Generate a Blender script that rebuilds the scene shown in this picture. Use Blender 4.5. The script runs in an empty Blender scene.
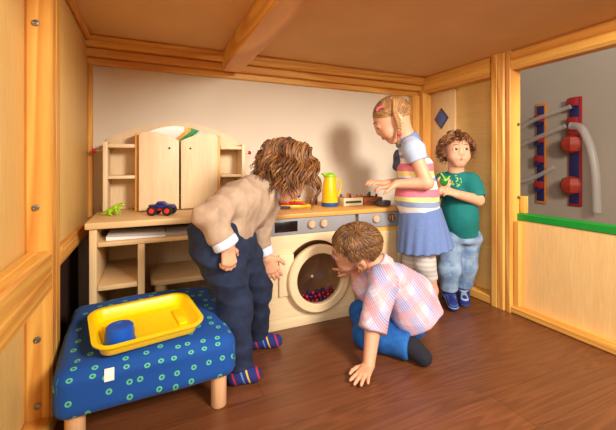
import bpy, bmesh, math, random
import numpy as np
from mathutils import Vector, Matrix
random.seed(7)
SC = bpy.context.scene
COL = SC.collection
PI = math.pi

# ------------------------------------------------------------------ materials
def lin(c):
    return tuple(((x/255.0)/12.92 if x/255.0 <= 0.04045 else ((x/255.0+0.055)/1.055)**2.4) for x in c)

def new_mat(name):
    m = bpy.data.materials.new(name); m.use_nodes = True
    nt = m.node_tree
    return m, nt, nt.nodes['Principled BSDF']

def plain(name, rgb, rough=0.5, var=0.08, scale=30, bump=0.0, metal=0.0, sss=0.0, coat=0.0, bscale=None):
    """sRGB 0..255 colour with a faint procedural variation"""
    m, nt, b = new_mat(name); N = nt.nodes; L = nt.links
    tc = N.new('ShaderNodeTexCoord')
    nz = N.new('ShaderNodeTexNoise'); nz.inputs['Scale'].default_value = scale; nz.inputs['Detail'].default_value = 4
    L.new(tc.outputs['Object'], nz.inputs['Vector'])
    cr = N.new('ShaderNodeValToRGB')
    c = lin(rgb)
    cr.color_ramp.elements[0].position = .3; cr.color_ramp.elements[1].position = .7
    cr.color_ramp.elements[0].color = tuple(x*(1-var) for x in c)+(1,)
    cr.color_ramp.elements[1].color = tuple(min(1, x*(1+var)) for x in c)+(1,)
    L.new(nz.outputs['Fac'], cr.inputs['Fac']); L.new(cr.outputs['Color'], b.inputs['Base Color'])
    b.inputs['Roughness'].default_value = rough; b.inputs['Metallic'].default_value = metal
    if sss:
        b.inputs['Subsurface Weight'].default_value = sss
        b.inputs['Subsurface Radius'].default_value = (.012, .005, .003)
        b.inputs['Subsurface Scale'].default_value = 1.0
    if coat: b.inputs['Coat Weight'].default_value = coat
    if bump:
        bp = N.new('ShaderNodeBump'); bp.inputs['Strength'].default_value = bump; bp.inputs['Distance'].default_value = .002
        n2 = N.new('ShaderNodeTexNoise'); n2.inputs['Scale'].default_value = bscale or scale*8; n2.inputs['Detail'].default_value = 3
        L.new(tc.outputs['Object'], n2.inputs['Vector'])
        L.new(n2.outputs['Fac'], bp.inputs['Height']); L.new(bp.outputs['Normal'], b.inputs['Normal'])
    return m

def wood(name, light, dark, axis, ring=9.0, fine=1.0, rough=0.45, mix=0.35, planks=None):
    """grain runs along axis ('x','y','z')"""
    m, nt, b = new_mat(name); N = nt.nodes; L = nt.links
    tc = N.new('ShaderNodeTexCoord'); oi = N.new('ShaderNodeObjectInfo')
    add = N.new('ShaderNodeVectorMath'); add.operation = 'MULTIPLY_ADD'
    add.inputs[1].default_value = (1, 1, 1)
    L.new(tc.outputs['Object'], add.inputs[0])
    sc3 = N.new('ShaderNodeVectorMath'); sc3.operation = 'SCALE'; sc3.inputs['Scale'].default_value = 7.3
    cmb = N.new('ShaderNodeCombineXYZ')
    for i in range(3): L.new(oi.outputs['Random'], cmb.inputs[i])
    L.new(cmb.outputs[0], sc3.inputs[0]); L.new(sc3.outputs[0], add.inputs[2])
    mp = N.new('ShaderNodeMapping')
    s = {'x': (.07, 1, 1), 'y': (1, .07, 1), 'z': (1, 1, .07)}[axis]
    mp.inputs['Scale'].default_value = s
    L.new(add.outputs[0], mp.inputs['Vector'])
    n1 = N.new('ShaderNodeTexNoise'); n1.inputs['Scale'].default_value = ring; n1.inputs['Detail'].default_value = 1; n1.inputs['Distortion'].default_value = .6
    L.new(mp.outputs[0], n1.inputs['Vector'])
    mul = N.new('ShaderNodeMath'); mul.operation = 'MULTIPLY'; mul.inputs[1].default_value = 9.0
    L.new(n1.outputs['Fac'], mul.inputs[0])
    sn = N.new('ShaderNodeMath'); sn.operation = 'FRACT'; L.new(mul.outputs[0], sn.inputs[0])
    r1 = N.new('ShaderNodeValToRGB')
    e = r1.color_ramp.elements
    e[0].position = 0; e[0].color = lin(light)+(1,)
    e[1].position = .75; e[1].color = tuple(a*(1-mix)+d*mix for a, d in zip(lin(light), lin(dark)))+(1,)
    x = r1.color_ramp.elements.new(1.0); x.color = lin(light)+(1,)
    L.new(sn.outputs[0], r1.inputs['Fac'])
    n2 = N.new('ShaderNodeTexNoise'); n2.inputs['Scale'].default_value = 160*fine; n2.inputs['Detail'].default_value = 5
    L.new(mp.outputs[0], n2.inputs['Vector'])
    r2 = N.new('ShaderNodeValToRGB'); r2.color_ramp.elements[0].position = .35; r2.color_ramp.elements[1].position = .7
    r2.color_ramp.elements[0].color = (.90, .88, .86, 1); r2.color_ramp.elements[1].color = (1.03, 1.02, 1.02, 1)
    L.new(n2.outputs['Fac'], r2.inputs['Fac'])
    mx = N.new('ShaderNodeMix'); mx.data_type = 'RGBA'; mx.blend_type = 'MULTIPLY'; mx.inputs['Factor'].default_value = .8
    L.new(r1.outputs['Color'], mx.inputs['A']); L.new(r2.outputs['Color'], mx.inputs['B'])
    out = mx.outputs['Result']
    if planks:
        w, ln, gap = planks
        br = N.new('ShaderNodeTexBrick')
        br.inputs['Scale'].default_value = 1; br.inputs['Brick Width'].default_value = ln; br.inputs['Row Height'].default_value = w
        br.inputs['Mortar Size'].default_value = gap; br.inputs['Bias'].default_value = 0
        br.inputs['Color1'].default_value = (.78, .78, .78, 1); br.inputs['Color2'].default_value = (1.12, 1.08, 1.05, 1); br.inputs['Mortar'].default_value = (.45, .4, .4, 1)
        L.new(tc.outputs['Object'], br.inputs['Vector'])
        m2 = N.new('ShaderNodeMix'); m2.data_type = 'RGBA'; m2.blend_type = 'MULTIPLY'; m2.inputs['Factor'].default_value = .8
        L.new(out, m2.inputs['A']); L.new(br.outputs['Color'], m2.inputs['B']); out = m2.outputs['Result']
    L.new(out, b.inputs['Base Color'])
    b.inputs['Roughness'].default_value = rough
    bp = N.new('ShaderNodeBump'); bp.inputs['Strength'].default_value = .08; bp.inputs['Distance'].default_value = .002
    L.new(n2.outputs['Fac'], bp.inputs['Height']); L.new(bp.outputs['Normal'], b.inputs['Normal'])
    return m

def banded(name, bands, axis=2, rough=.85, noise=.004, lo=None, hi=None, weave=600, direction=None):
    """bands: [(pos, rgb)...] along an object-space axis; constant ramp"""
    m, nt, b = new_mat(name); N = nt.nodes; L = nt.links
    tc = N.new('ShaderNodeTexCoord')
    dt = N.new('ShaderNodeVectorMath'); dt.operation = 'DOT_PRODUCT'
    d = direction or [(1, 0, 0), (0, 1, 0), (0, 0, 1)][axis]
    dt.inputs[1].default_value = d
    L.new(tc.outputs['Object'], dt.inputs[0])
    lo = bands[0][0] if lo is None else lo; hi = bands[-1][0]+1e-4 if hi is None else hi
    mr = N.new('ShaderNodeMapRange'); mr.inputs['From Min'].default_value = lo; mr.inputs['From Max'].default_value = hi
    nz = N.new('ShaderNodeTexNoise'); nz.inputs['Scale'].default_value = 14
    L.new(tc.outputs['Object'], nz.inputs['Vector'])
    ma = N.new('ShaderNodeMath'); ma.operation = 'MULTIPLY_ADD'; ma.inputs[1].default_value = noise*2
    L.new(nz.outputs['Fac'], ma.inputs[0]); L.new(dt.outputs['Value'], ma.inputs[2])
    L.new(ma.outputs[0], mr.inputs['Value'])
    cr = N.new('ShaderNodeValToRGB'); cr.color_ramp.interpolation = 'CONSTANT'
    els = cr.color_ramp.elements
    while len(els) < len(bands): els.new(.5)
    for e, (p, c) in zip(els, sorted(bands)):
        e.position = max(0, min(1, (p-lo)/(hi-lo)))
    for e, (p, c) in zip(els, sorted(bands)): e.color = lin(c)+(1,)
    L.new(mr.outputs[0], cr.inputs['Fac']); L.new(cr.outputs['Color'], b.inputs['Base Color'])
    b.inputs['Roughness'].default_value = rough
    b.inputs['Sheen Weight'].default_value = .15
    return m

# ------------------------------------------------------------------ objects
def props(o, label=None, cat=None, group=None, kind=None):
    if label: o['label'] = label
    if cat: o['category'] = cat
    if group: o['group'] = group
    if kind: o['kind'] = kind
    return o

def link(name, me, mat=None, parent=None, loc=None, smooth=None):
    o = bpy.data.objects.new(name, me); COL.objects.link(o)
    if mat is not None:
        for mm in (mat if isinstance(mat, (list, tuple)) else [mat]): me.materials.append(mm)
    if parent is not None: o.parent = parent
    if loc is not None: o.location = loc
    return o

def thing(name, label, cat, loc=(0, 0, 0), rz=0, group=None):
    o = bpy.data.objects.new(name, None); COL.objects.link(o)
    o.location = loc; o.rotation_euler = (0, 0, rz); o.empty_display_size = .05
    return props(o, label, cat, group)

def bm_done(bm, name, angle=35):
    me = bpy.data.meshes.new(name)
    bmesh.ops.recalc_face_normals(bm, faces=bm.faces[:])
    for f in bm.faces: f.smooth = True
    for e in bm.edges:
        e.smooth = len(e.link_faces) == 2 and e.calc_face_angle(0) < math.radians(angle)
    bm.to_mesh(me); bm.free()
    return me

class MB:
    """collects shapes into one mesh"""
    def __init__(s): s.bm = bmesh.new(); s.mi = 0
    def _new(s, vs, M=None):
        if M is not None:
            bmesh.ops.transform(s.bm, matrix=M, verts=vs)
    def box(s, x0, x1, y0, y1, z0, z1, bev=.003, seg=2, M=None):
        r = bmesh.ops.create_cube(s.bm, size=1)
        vs = r['verts']
        for v in vs:
            v.co = Vector(((x0+x1)/2+v.co.x*(x1-x0), (y0+y1)/2+v.co.y*(y1-y0), (z0+z1)/2+v.co.z*(z1-z0)))
        es = list({e for v in vs for e in v.link_edges}); fs = list({f for v in vs for f in v.link_faces})
        for f in fs: f.material_index = s.mi
        if bev > 0:
            bev = min(bev, .49*min(x1-x0, y1-y0, z1-z0))
            rr = bmesh.ops.bevel(s.bm, geom=es, offset=bev, segments=seg, affect='EDGES', profile=.5)
            vs = list({v for f in rr['faces'] for v in f.verts} | {v for v in vs if v.is_valid})
            for f in {f for v in vs for f in v.link_faces}: f.material_index = s.mi
        s._new(vs, M); return s
    def lathe(s, prof, n=32, c=(0, 0, 0), axis='z', cap=True, M=None):
        """prof: [(r, h)...] from bottom to top"""
        rings = []; bm = s.bm; made = []
        for (r, h) in prof:
            if r < 1e-6:
                rings.append([bm.verts.new((0, 0, h))])
            else:
                rings.append([bm.verts.new((r*math.cos(2*PI*i/n), r*math.sin(2*PI*i/n), h)) for i in range(n)])
        for a in rings: made += a
        fs = []
        for a, b in zip(rings, rings[1:]):
            for i in range(n):
                j = (i+1) % n
                if len(a) == 1 and len(b) == 1: continue
                if len(a) == 1: fs.append(bm.faces.new((a[0], b[j], b[i])))
                elif len(b) == 1: fs.append(bm.faces.new((a[i], a[j], b[0])))
                else: fs.append(bm.faces.new((a[i], a[j], b[j], b[i])))
        if cap:
            if len(rings[0]) > 2: fs.append(bm.faces.new(list(reversed(rings[0]))))
            if len(rings[-1]) > 2: fs.append(bm.faces.new(rings[-1]))
        for f in fs: f.material_index = s.mi
        R = {'z': Matrix.Identity(4), 'y': Matrix.Rotation(-PI/2, 4, 'X'), 'x': Matrix.Rotation(PI/2, 4, 'Y'), '-y': Matrix.Rotation(PI/2, 4, 'X')}[axis]
        T = Matrix.Translation(c) @ R
        if M is not None: T = M @ T
        bmesh.ops.transform(bm, matrix=T, verts=made)
        return s
    def tube(s, pts, r, n=8, closed=False, r1=None):
        pts = [Vector(p) for p in pts]; bm = s.bm; rings = []
        up = None; m = len(pts)
        for i, p in enumerate(pts):
            if closed: t = pts[(i+1) % m]-pts[i-1]
            else: t = pts[min(i+1, m-1)]-pts[max(i-1, 0)]
            t = t.normalized() if t.length > 1e-9 else Vector((0, 0, 1))
            if up is None:
                up = Vector((0, 0, 1)) if abs(t.z) < .9 else Vector((1, 0, 0))
            u = (up - t*up.dot(t)).normalized(); w = t.cross(u); up = u
            rr = r if r1 is None else r+(r1-r)*i/(m-1)
            rings.append([bm.verts.new(p+(u*math.cos(2*PI*k/n)+w*math.sin(2*PI*k/n))*rr) for k in range(n)])
        fs = []
        pairs = list(zip(rings, rings[1:]))
        if closed: pairs.append((rings[-1], rings[0]))
        for a, b in pairs:
            for k in range(n): fs.append(bm.faces.new((a[k], a[(k+1) % n], b[(k+1) % n], b[k])))
        if not closed:
            fs.append(bm.faces.new(list(reversed(rings[0])))); fs.append(bm.faces.new(rings[-1]))
        for f in fs: f.material_index = s.mi
        return s
    def prism(s, outline, axis, a0, a1, bev=0, M=None):
        """outline of 2D points extruded along axis: 'y' -> (x,z), 'z' -> (x,y), 'x' -> (y,z)"""
        def co(p, a):
            return {'y': (p[0], a, p[1]), 'z': (p[0], p[1], a), 'x': (a, p[0], p[1])}[axis]
        bm = s.bm
        A = [bm.verts.new(co(p, a0)) for p in outline]; B = [bm.verts.new(co(p, a1)) for p in outline]
        fs = [bm.faces.new(A), bm.faces.new(list(reversed(B)))]; n = len(A)
        for i in range(n): fs.append(bm.faces.new((A[i], B[i], B[(i+1) % n], A[(i+1) % n])))
        for f in fs: f.material_index = s.mi
        if bev:
            es = list({e for f in fs[:2] for e in f.edges})
            bmesh.ops.bevel(bm, geom=es, offset=bev, segments=2, affect='EDGES', profile=.5)
        if M is not None: bmesh.ops.transform(bm, matrix=M, verts=A+B)
        return s
    def sphere(s, c, r, u=20, v=12, sc=(1, 1, 1), M=None):
        rr = bmesh.ops.create_uvsphere(s.bm, u_segments=u, v_segments=v, radius=r)
        for vv in rr['verts']: vv.co = Vector((vv.co.x*sc[0], vv.co.y*sc[1], vv.co.z*sc[2]))+Vector(c)
        for f in {f for vv in rr['verts'] for f in vv.link_faces}: f.material_index = s.mi
        s._new(rr['verts'], M); return s
    def build(s, name, mat, parent=None, loc=None, angle=35):
        return link(name, bm_done(s.bm, name, angle), mat, parent, loc)

def cbox(name, x0, x1, y0, y1, z0, z1, mat, parent=None, bev=.003, seg=2):
    """a box whose object origin is its own centre (parent space)"""
    c = ((x0+x1)/2, (y0+y1)/2, (z0+z1)/2)
    h = ((x1-x0)/2, (y1-y0)/2, (z1-z0)/2)
    return MB().box(-h[0], h[0], -h[1], h[1], -h[2], h[2], bev, seg).build(name, mat, parent, c)

def struct(name, *a, **k):
    return props(cbox(name, *a, **k), kind='structure')

# ------------------------------------------------------------------ distance-field modelling
def A(p): return np.array(p, dtype=np.float64)
def unit(v):
    v = A(v); return v/max(1e-9, np.linalg.norm(v))

class Field:
    def __init__(s): s.ops = []
    def add(s, fn, lo, hi, k=.012, op='u'): s.ops.append((fn, A(lo), A(hi), k, op)); return s
    def cap(s, a, b, ra, rb=None, k=.012, op='u'):
        a = A(a); b = A(b); rb = ra if rb is None else rb
        ba = b-a; L2 = max(1e-12, ba@ba); R = max(ra, rb)
        def fn(x, y, z):
            px, py, pz = x-a[0], y-a[1], z-a[2]
            t = np.clip((px*ba[0]+py*ba[1]+pz*ba[2])/L2, 0, 1)
            return np.sqrt((px-t*ba[0])**2+(py-t*ba[1])**2+(pz-t*ba[2])**2)-(ra+(rb-ra)*t)
        return s.add(fn, np.minimum(a, b)-R, np.maximum(a, b)+R, k, op)
    def chain(s, pts, rs, k=.012):
        for i in range(len(pts)-1): s.cap(pts[i], pts[i+1], rs[i], rs[i+1], k)
        return s
    def ell(s, c, r, R=None, k=.012, op='u'):
        c = A(c); r = A(r); R = np.eye(3) if R is None else R
        def fn(x, y, z):
            p = [x-c[0], y-c[1], z-c[2]]
            q = [R[0, i]*p[0]+R[1, i]*p[1]+R[2, i]*p[2] for i in range(3)]
            k0 = np.sqrt(sum((q[i]/r[i])**2 for i in range(3)))
            k1 = np.sqrt(sum((q[i]/r[i]**2)**2 for i in range(3)))
            return k0*(k0-1)/np.maximum(k1, 1e-6)
        m = max(r); e = np.sqrt(((R*r)**2).sum(1))
        return s.add(fn, c-e, c+e, k, op)
    def cone(s, a, b, side, ra, rb, k=.012, rnd=.004, op='u'):
        """elliptical section from a to b with flat rounded ends; ra,rb=(along side, across)"""
        a = A(a); b = A(b); ra = (ra, ra) if np.isscalar(ra) else ra; rb = (rb, rb) if np.isscalar(rb) else rb
        ax = b-a; L = np.linalg.norm(ax); ax = ax/L
        sd = A(side); sd = unit(sd-ax*(sd@ax)); ot = np.cross(ax, sd)
        def fn(x, y, z):
            px, py, pz = x-a[0], y-a[1], z-a[2]
            h = px*ax[0]+py*ax[1]+pz*ax[2]; t = np.clip(h/L, 0, 1)
            u = px*sd[0]+py*sd[1]+pz*sd[2]; w = px*ot[0]+py*ot[1]+pz*ot[2]
            r0 = ra[0]+(rb[0]-ra[0])*t-rnd; r1 = ra[1]+(rb[1]-ra[1])*t-rnd
            k0 = np.sqrt((u/r0)**2+(w/r1)**2); k1 = np.sqrt((u/r0**2)**2+(w/r1**2)**2)
            d = np.where(k0 > 1e-4, k0*(k0-1)/np.maximum(k1, 1e-6), -np.minimum(r0, r1))
            e = np.abs(h-L/2)-(L/2-rnd)
            return np.minimum(np.maximum(d, e), 0)+np.sqrt(np.maximum(d, 0)**2+np.maximum(e, 0)**2)-rnd
        R = max(*ra, *rb)
        return s.add(fn, np.minimum(a, b)-R, np.maximum(a, b)+R, k, op)
    def rbox(s, c, h, R=None, rnd=.005, k=.008, op='u'):
        c = A(c); h = A(h); R = np.eye(3) if R is None else R
        def fn(x, y, z):
            p = [x-c[0], y-c[1], z-c[2]]
            q = [np.abs(R[0, i]*p[0]+R[1, i]*p[1]+R[2, i]*p[2])-(h[i]-rnd) for i in range(3)]
            o = np.sqrt(sum(np.maximum(t, 0)**2 for t in q))
            return o+np.minimum(np.maximum(np.maximum(q[0], q[1]), q[2]), 0)-rnd
        e = (np.abs(R)*h).sum(1)
        return s.add(fn, c-e, c+e, k, op)
    def mesh(s, h, noise=None, cuts=()):
        U = [o for o in s.ops if o[4] == 'u']
        lo = np.min([o[1] for o in U], 0)-3*h; hi = np.max([o[2] for o in U], 0)+3*h
        n = np.ceil((hi-lo)/h).astype(int)+1
        D = np.full(n, .05, np.float32)
        gx, gy, gz = [(lo[i]+h*np.arange(n[i])).astype(np.float32) for i in range(3)]
        for fn, a, b, k, op in s.ops:
            m = k+2.5*h
            i0 = np.clip(np.floor((a-m-lo)/h).astype(int), 0, n); i1 = np.clip(np.ceil((b+m-lo)/h).astype(int)+1, 0, n)
            sl = tuple(slice(i0[i], i1[i]) for i in range(3))
            if min(i1-i0) <= 0: continue
            d = fn(gx[sl[0]][:, None, None], gy[sl[1]][None, :, None], gz[sl[2]][None, None, :]).astype(np.float32)
            O = D[sl]
            if op == 'u':
                hh = np.maximum(k-np.abs(O-d), 0)/k
                D[sl] = np.minimum(O, d)-hh*hh*k*.25
            else:
                hh = np.maximum(k-np.abs(O+d), 0)/k
                D[sl] = np.maximum(O, -d)+hh*hh*k*.25
        X, Y, Z = gx[:, None, None], gy[None, :, None], gz[None, None, :]
        if noise is not None: D = D+noise(X, Y, Z).astype(np.float32)
        for (p, nn) in cuts:
            nn = unit(nn)
            D = np.maximum(D, ((X-p[0])*nn[0]+(Y-p[1])*nn[1]+(Z-p[2])*nn[2]).astype(np.float32))
        return nets(D, lo, h)

def nets(D, lo, h):
    n = D.shape; I = (D < 0)
    c = np.zeros(tuple(x-1 for x in n), np.int8)
    for dx in (0, 1):
        for dy in (0, 1):
            for dz in (0, 1):
                c += I[dx:n[0]-1+dx, dy:n[1]-1+dy, dz:n[2]-1+dz]
    act = (c > 0) & (c < 8)
    ijk = np.argwhere(act); idx = np.full(act.shape, -1, np.int32); idx[act] = np.arange(len(ijk))
    P = np.zeros((len(ijk), 3)); cnt = np.zeros(len(ijk))
    for ax in range(3):
        o1, o2 = [q for q in range(3) if q != ax]
        for s1 in (0, 1):
            for s2 in (0, 1):
                off = [0, 0, 0]; off[o1] = s1; off[o2] = s2
                p0 = ijk+off; q = list(off); q[ax] += 1; p1 = ijk+q
                d0 = D[p0[:, 0], p0[:, 1], p0[:, 2]].astype(float); d1 = D[p1[:, 0], p1[:, 1], p1[:, 2]].astype(float)
                m = (d0 < 0) != (d1 < 0)
                t = np.where(m, d0/np.where(m, d0-d1, 1), 0)
                v = p0.astype(float); v[:, ax] += t
                P[m] += v[m]; cnt[m] += 1
    P = P/np.maximum(cnt, 1)[:, None]*h+lo
    F = []
    for ax in range(3):
        o1, o2 = [(1, 2), (2, 0), (0, 1)][ax]
        a = [slice(0, n[q]) for q in range(3)]; b = list(a)
        a[ax] = slice(0, n[ax]-1); b[ax] = slice(1, n[ax])
        A0 = I[tuple(a)]; B0 = I[tuple(b)]
        e = np.argwhere(A0 != B0)
        e = e[(e[:, o1] > 0) & (e[:, o2] > 0) & (e[:, o1] < n[o1]-1) & (e[:, o2] < n[o2]-1)]
        ins = A0[e[:, 0], e[:, 1], e[:, 2]]
        def ix(d1, d2):
            q = e.copy(); q[:, o1] += d1; q[:, o2] += d2
            return idx[q[:, 0], q[:, 1], q[:, 2]]
        f = np.stack([ix(-1, -1), ix(0, -1), ix(0, 0), ix(-1, 0)], 1)
        f[~ins] = f[~ins][:, ::-1]
        F.append(f)
    F = np.concatenate(F); F = F[(F >= 0).all(1)]
    return P, F

def np_mesh(name, P, F, attr=None):
    me = bpy.data.meshes.new(name)
    k = F.shape[1]
    me.vertices.add(len(P)); me.vertices.foreach_set('co', np.ascontiguousarray(P, np.float32).ravel())
    me.loops.add(len(F)*k); me.loops.foreach_set('vertex_index', np.ascontiguousarray(F, np.int32).ravel())
    me.polygons.add(len(F)); me.polygons.foreach_set('loop_start', np.arange(0, len(F)*k, k, dtype=np.int32))
    me.polygons.foreach_set('use_smooth', np.ones(len(F), bool))
    me.update(calc_edges=True); me.validate()
    if attr:
        for an, av in attr.items():
            a = me.attributes.new(an, 'FLOAT', 'POINT'); a.data.foreach_set('value', np.ascontiguousarray(av, np.float32))
    return me

def relax(P, F, it=1, lam=.5):
    for _ in range(it):
        S = np.zeros_like(P); C = np.zeros(len(P))
        for i in range(4):
            for j in ((i+1) % 4, (i-1) % 4):
                np.add.at(S, F[:, i], P[F[:, j]]); np.add.at(C, F[:, i], 1)
        P = P*(1-lam)+lam*S/np.maximum(C, 1)[:, None]
    return P

def field_obj(name, f, h, mat, parent, origin, noise=None, cuts=(), it=1):
    P, F = f.mesh(h, noise, cuts)
    P = relax(P, F, it)
    return link(name, np_mesh(name, P-A(origin), F), mat, parent)

def folds(amp, seed, freq=38.0, stretch=(1, 1, .55)):
    r = np.random.RandomState(seed)
    dirs = [unit(r.normal(size=3)*A(stretch)) for _ in range(5)]; ph = r.uniform(0, 6.28, 5); fr = freq*r.uniform(.7, 2.0, 5)
    def fn(X, Y, Z):
        acc = 0
        w = 2.0*np.sin(13*X+ph[0]*2)*np.sin(11*Y+ph[1])+1.5*np.sin(9*Z+7*X+ph[2])
        for d, p, q in zip(dirs, ph, fr):
            acc = acc+np.abs(np.sin(.5*(q*(d[0]*X+d[1]*Y+d[2]*Z)+p+w)))-.64
        return amp*1.5*acc/2.0
    return fn
# ------------------------------------------------------------------ shared materials
PINE = ((242, 188, 94), (206, 126, 46))
pine = {a: wood('pine_'+a, *PINE, a, ring=6, mix=.75) for a in 'xyz'}
PLY = ((234, 198, 126), (222, 178, 104))
ply = {a: wood('plywood_'+a, *PLY, a, ring=2.0, mix=.35) for a in 'yz'}
BIRCH = ((236, 204, 154), (224, 184, 130))
birch = {a: wood('birch_'+a, *BIRCH, a, ring=2.4, mix=.35, rough=.5) for a in 'xyz'}
steel = plain('steel', (150, 150, 150), .3, metal=1.0)
white_wall = plain('painted_wall', (226, 214, 197), .9, .015, 6, bump=.05, bscale=90)
birch_pale = {a: wood('pale_birch_'+a, (240, 216, 178), (228, 198, 154), a, ring=2.2, mix=.35) for a in 'xyz'}
grey_wall = plain('grey_painted_wall', (166, 152, 138), .9, .02, 4)
ceil_m = plain('brown_ceiling_board', (224, 182, 130), .8, .04, 5)
floor_m = wood('dark_laminate', (128, 76, 46), (92, 50, 28), 'x', ring=16, fine=1.0, rough=.36, mix=.6, planks=(.145, 1.3, .0014))

def timber_outline(x0, x1, y0, y1, ch=.005, grooves='', d=.004, w=.004):
    """rectangle with chamfers and V grooves along the middle of the named sides (l, r, b, t)"""
    P = [(x0+ch, y0)]
    mx, my = (x0+x1)/2, (y0+y1)/2
    if 'b' in grooves: P += [(mx-w, y0), (mx, y0+d), (mx+w, y0)]
    P += [(x1-ch, y0), (x1, y0+ch)]
    if 'r' in grooves: P += [(x1, my-w), (x1-d, my), (x1, my+w)]
    P += [(x1, y1-ch), (x1-ch, y1)]
    if 't' in grooves: P += [(mx+w, y1), (mx, y1-d), (mx-w, y1)]
    P += [(x0+ch, y1), (x0, y1-ch)]
    if 'l' in grooves: P += [(x0, my+w), (x0+d, my), (x0, my-w)]
    P += [(x0, y0+ch)]
    return P

TN = [0]
def timber(axis, x0, x1, y0, y1, z0, z1, grooves='', ch=.006, mat=None):
    TN[0] += 1
    c = ((x0+x1)/2, (y0+y1)/2, (z0+z1)/2); h = ((x1-x0)/2, (y1-y0)/2, (z1-z0)/2)
    a, b = {'z': (0, 1), 'y': (0, 2), 'x': (1, 2)}[axis]; k = {'x': 0, 'y': 1, 'z': 2}[axis]
    o = MB().prism(timber_outline(-h[a], h[a], -h[b], h[b], ch, grooves), axis, -h[k], h[k]).build('trim_%d' % TN[0], mat or pine[axis], None, c)
    return props(o, kind='structure')

def bolts(post, pts, axis):
    c = post.location
    for p in pts:
        MB().lathe([(0, 0), (.0075, 0), (.0085, .0015), (.008, .004), (.005, .0048), (.0048, .002), (0, .002)], 16, (0, 0, 0), axis, cap=False).build(
            'bolt', steel, post, (p[0]-c[0], p[1]-c[1], p[2]-c[2]))

# ------------------------------------------------------------------ the setting
struct('floor', -2.2, 2.85, -3.0, 2.5, -.04, 0, floor_m, bev=0)
struct('wall_back', -.62, 1.72, 1.82, 1.86, 0, 1.30, white_wall, bev=0)
struct('ceiling', -.62, 1.70, .44, 1.86, 1.28, 1.30, ceil_m, bev=0)
# left wall, far bay: plywood on a low rail
struct('wall_left', -.264, -.250, 1.24, 1.82, .487, 1.28, ply['z'], bev=.001)
timber('y', -.272, -.240, 1.24, 1.82, .425, .468, 'r', .005)
timber('y', -.272, -.236, 1.24, 1.82, .470, .4865, '', .004)
timber('y', -.25, -.232, 1.245, 1.82, 1.255, 1.28, '', .005)
timber('z', -.25, -.232, 1.80, 1.82, .49, 1.255, '', .003)
struct('wall_left_lower', -.302, -.288, 1.24, 1.82, 0, .487, plain('painted_shade_board', (62, 34, 26), .7), bev=0)  # dark board colour stands in for the shade under the rail
# left wall, near bay
p = timber('z', -.302, -.240, 1.140, 1.238, 0, 1.28, 'r', .007)
bolts(p, [(-.276, 1.140, 1.100), (-.276, 1.140, .612), (-.272, 1.140, .262), (-.272, 1.140, .085)], '-y')
struct('wall_left_near', -.318, -.302, .35, 1.20, .0, 1.28, ply['z'], bev=0)
timber('y', -.302, -.240, .35, 1.139, .385, .495, 'rt', .008)
timber('y', -.302, -.240, .35, 1.139, 1.19, 1.28, 'r', .008)
timber('y', -.302, -.240, .35, 1.139, 0, .05, '', .006)
# beams on the back wall and across the ceiling
timber('x', -.25, 1.60, 1.735, 1.82, 1.232, 1.28, 'l', .006)
timber('x', -.25, 1.60, 1.765, 1.82, 1.196, 1.231, '', .006)
timber('x', -.25, 1.60, 1.795, 1.82, 1.165, 1.195, '', .004)
timber('y', .323, .413, .44, 1.733, 1.182, 1.28, '', .004)
# right wall, far bay
struct('wall_right', 1.678, 1.692, 1.26, 1.82, .04, 1.28, ply['y'], bev=0)
timber('y', 1.60, 1.678, 1.262, 1.742, 1.178, 1.28, 'l', .008)
timber('y', 1.60, 1.678, 1.262, 1.742, 0, .042, '', .005)
timber('z', 1.602, 1.678, 1.744, 1.818, 0, 1.28, 'lb', .006)
timber('z', 1.545, 1.60, 1.775, 1.82, 0, 1.165, 'b', .005)
timber('z', 1.596, 1.678, 1.178, 1.258, 0, 1.28, 'l', .009)
# right wall, near bay: post, half wall, green sill, top beam
p = timber('z', 1.60, 1.676, 1.148, 1.1755, 0, 1.28, '', .005)
bolts(p, [(1.655, 1.148, .92), (1.655, 1.148, .56)], '-y')
timber('y', 1.60, 1.676, .30, 1.146, 1.184, 1.28, 'l', .012)
timber('y', 1.602, 1.676, .30, 1.146, 0, .035, '', .006)
timber('z', 1.618, 1.652, 1.118, 1.146, .036, .446, '', .004)
struct('wall_right_lower', 1.653, 1.667, .30, 1.146, .035, .448, wood('half_wall_plywood', (242, 204, 140), (230, 184, 116), 'z', ring=2.2, mix=.35), bev=0)
timber('y', 1.648, 1.700, .30, 1.146, .4485, .4835, '', .004, plain('green_edge_paint', (16, 146, 44), .4, .04))
# light birch infill board with a blue diamond
o = struct('trim_40', 1.662, 1.677, 1.548, 1.742, .043, 1.177, birch['z'], bev=.002)
def dia(r, t0, t1):
    return MB().prism([(0, -r*1.15), (r, 0), (0, r*1.15), (-r, 0)], 'x', t0, t1, .0015)
c = o.location
fr = dia(.058, -.004, 0).build('diamond_frame', plain('dark_brown_edge', (74, 48, 34), .5), o, (1.662-c[0], 1.652-c[1], 1.008-c[2]))
dia(.049, -.006, -.0035).build('diamond_inlay', plain('blue_inlay', (72, 92, 160), .35, .15, 25), fr)
# the larger room beyond
struct('wall_far_right', 2.80, 2.86, -3.0, 2.5, 0, 2.5, grey_wall, bev=0)
struct('wall_far_back', 1.72, 2.86, 2.46, 2.52, 0, 2.5, grey_wall, bev=0)
struct('wall_front', -2.2, 2.86, -3.06, -3.0, 0, 2.5, white_wall, bev=0)
struct('trim_41', .56, .66, -2.998, -2.93, 0, 2.5, pine['z'])
struct('trim_42', .66, .80, -2.998, -2.95, 0, 1.60, plain('green_board', (40, 130, 60), .6))
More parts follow.
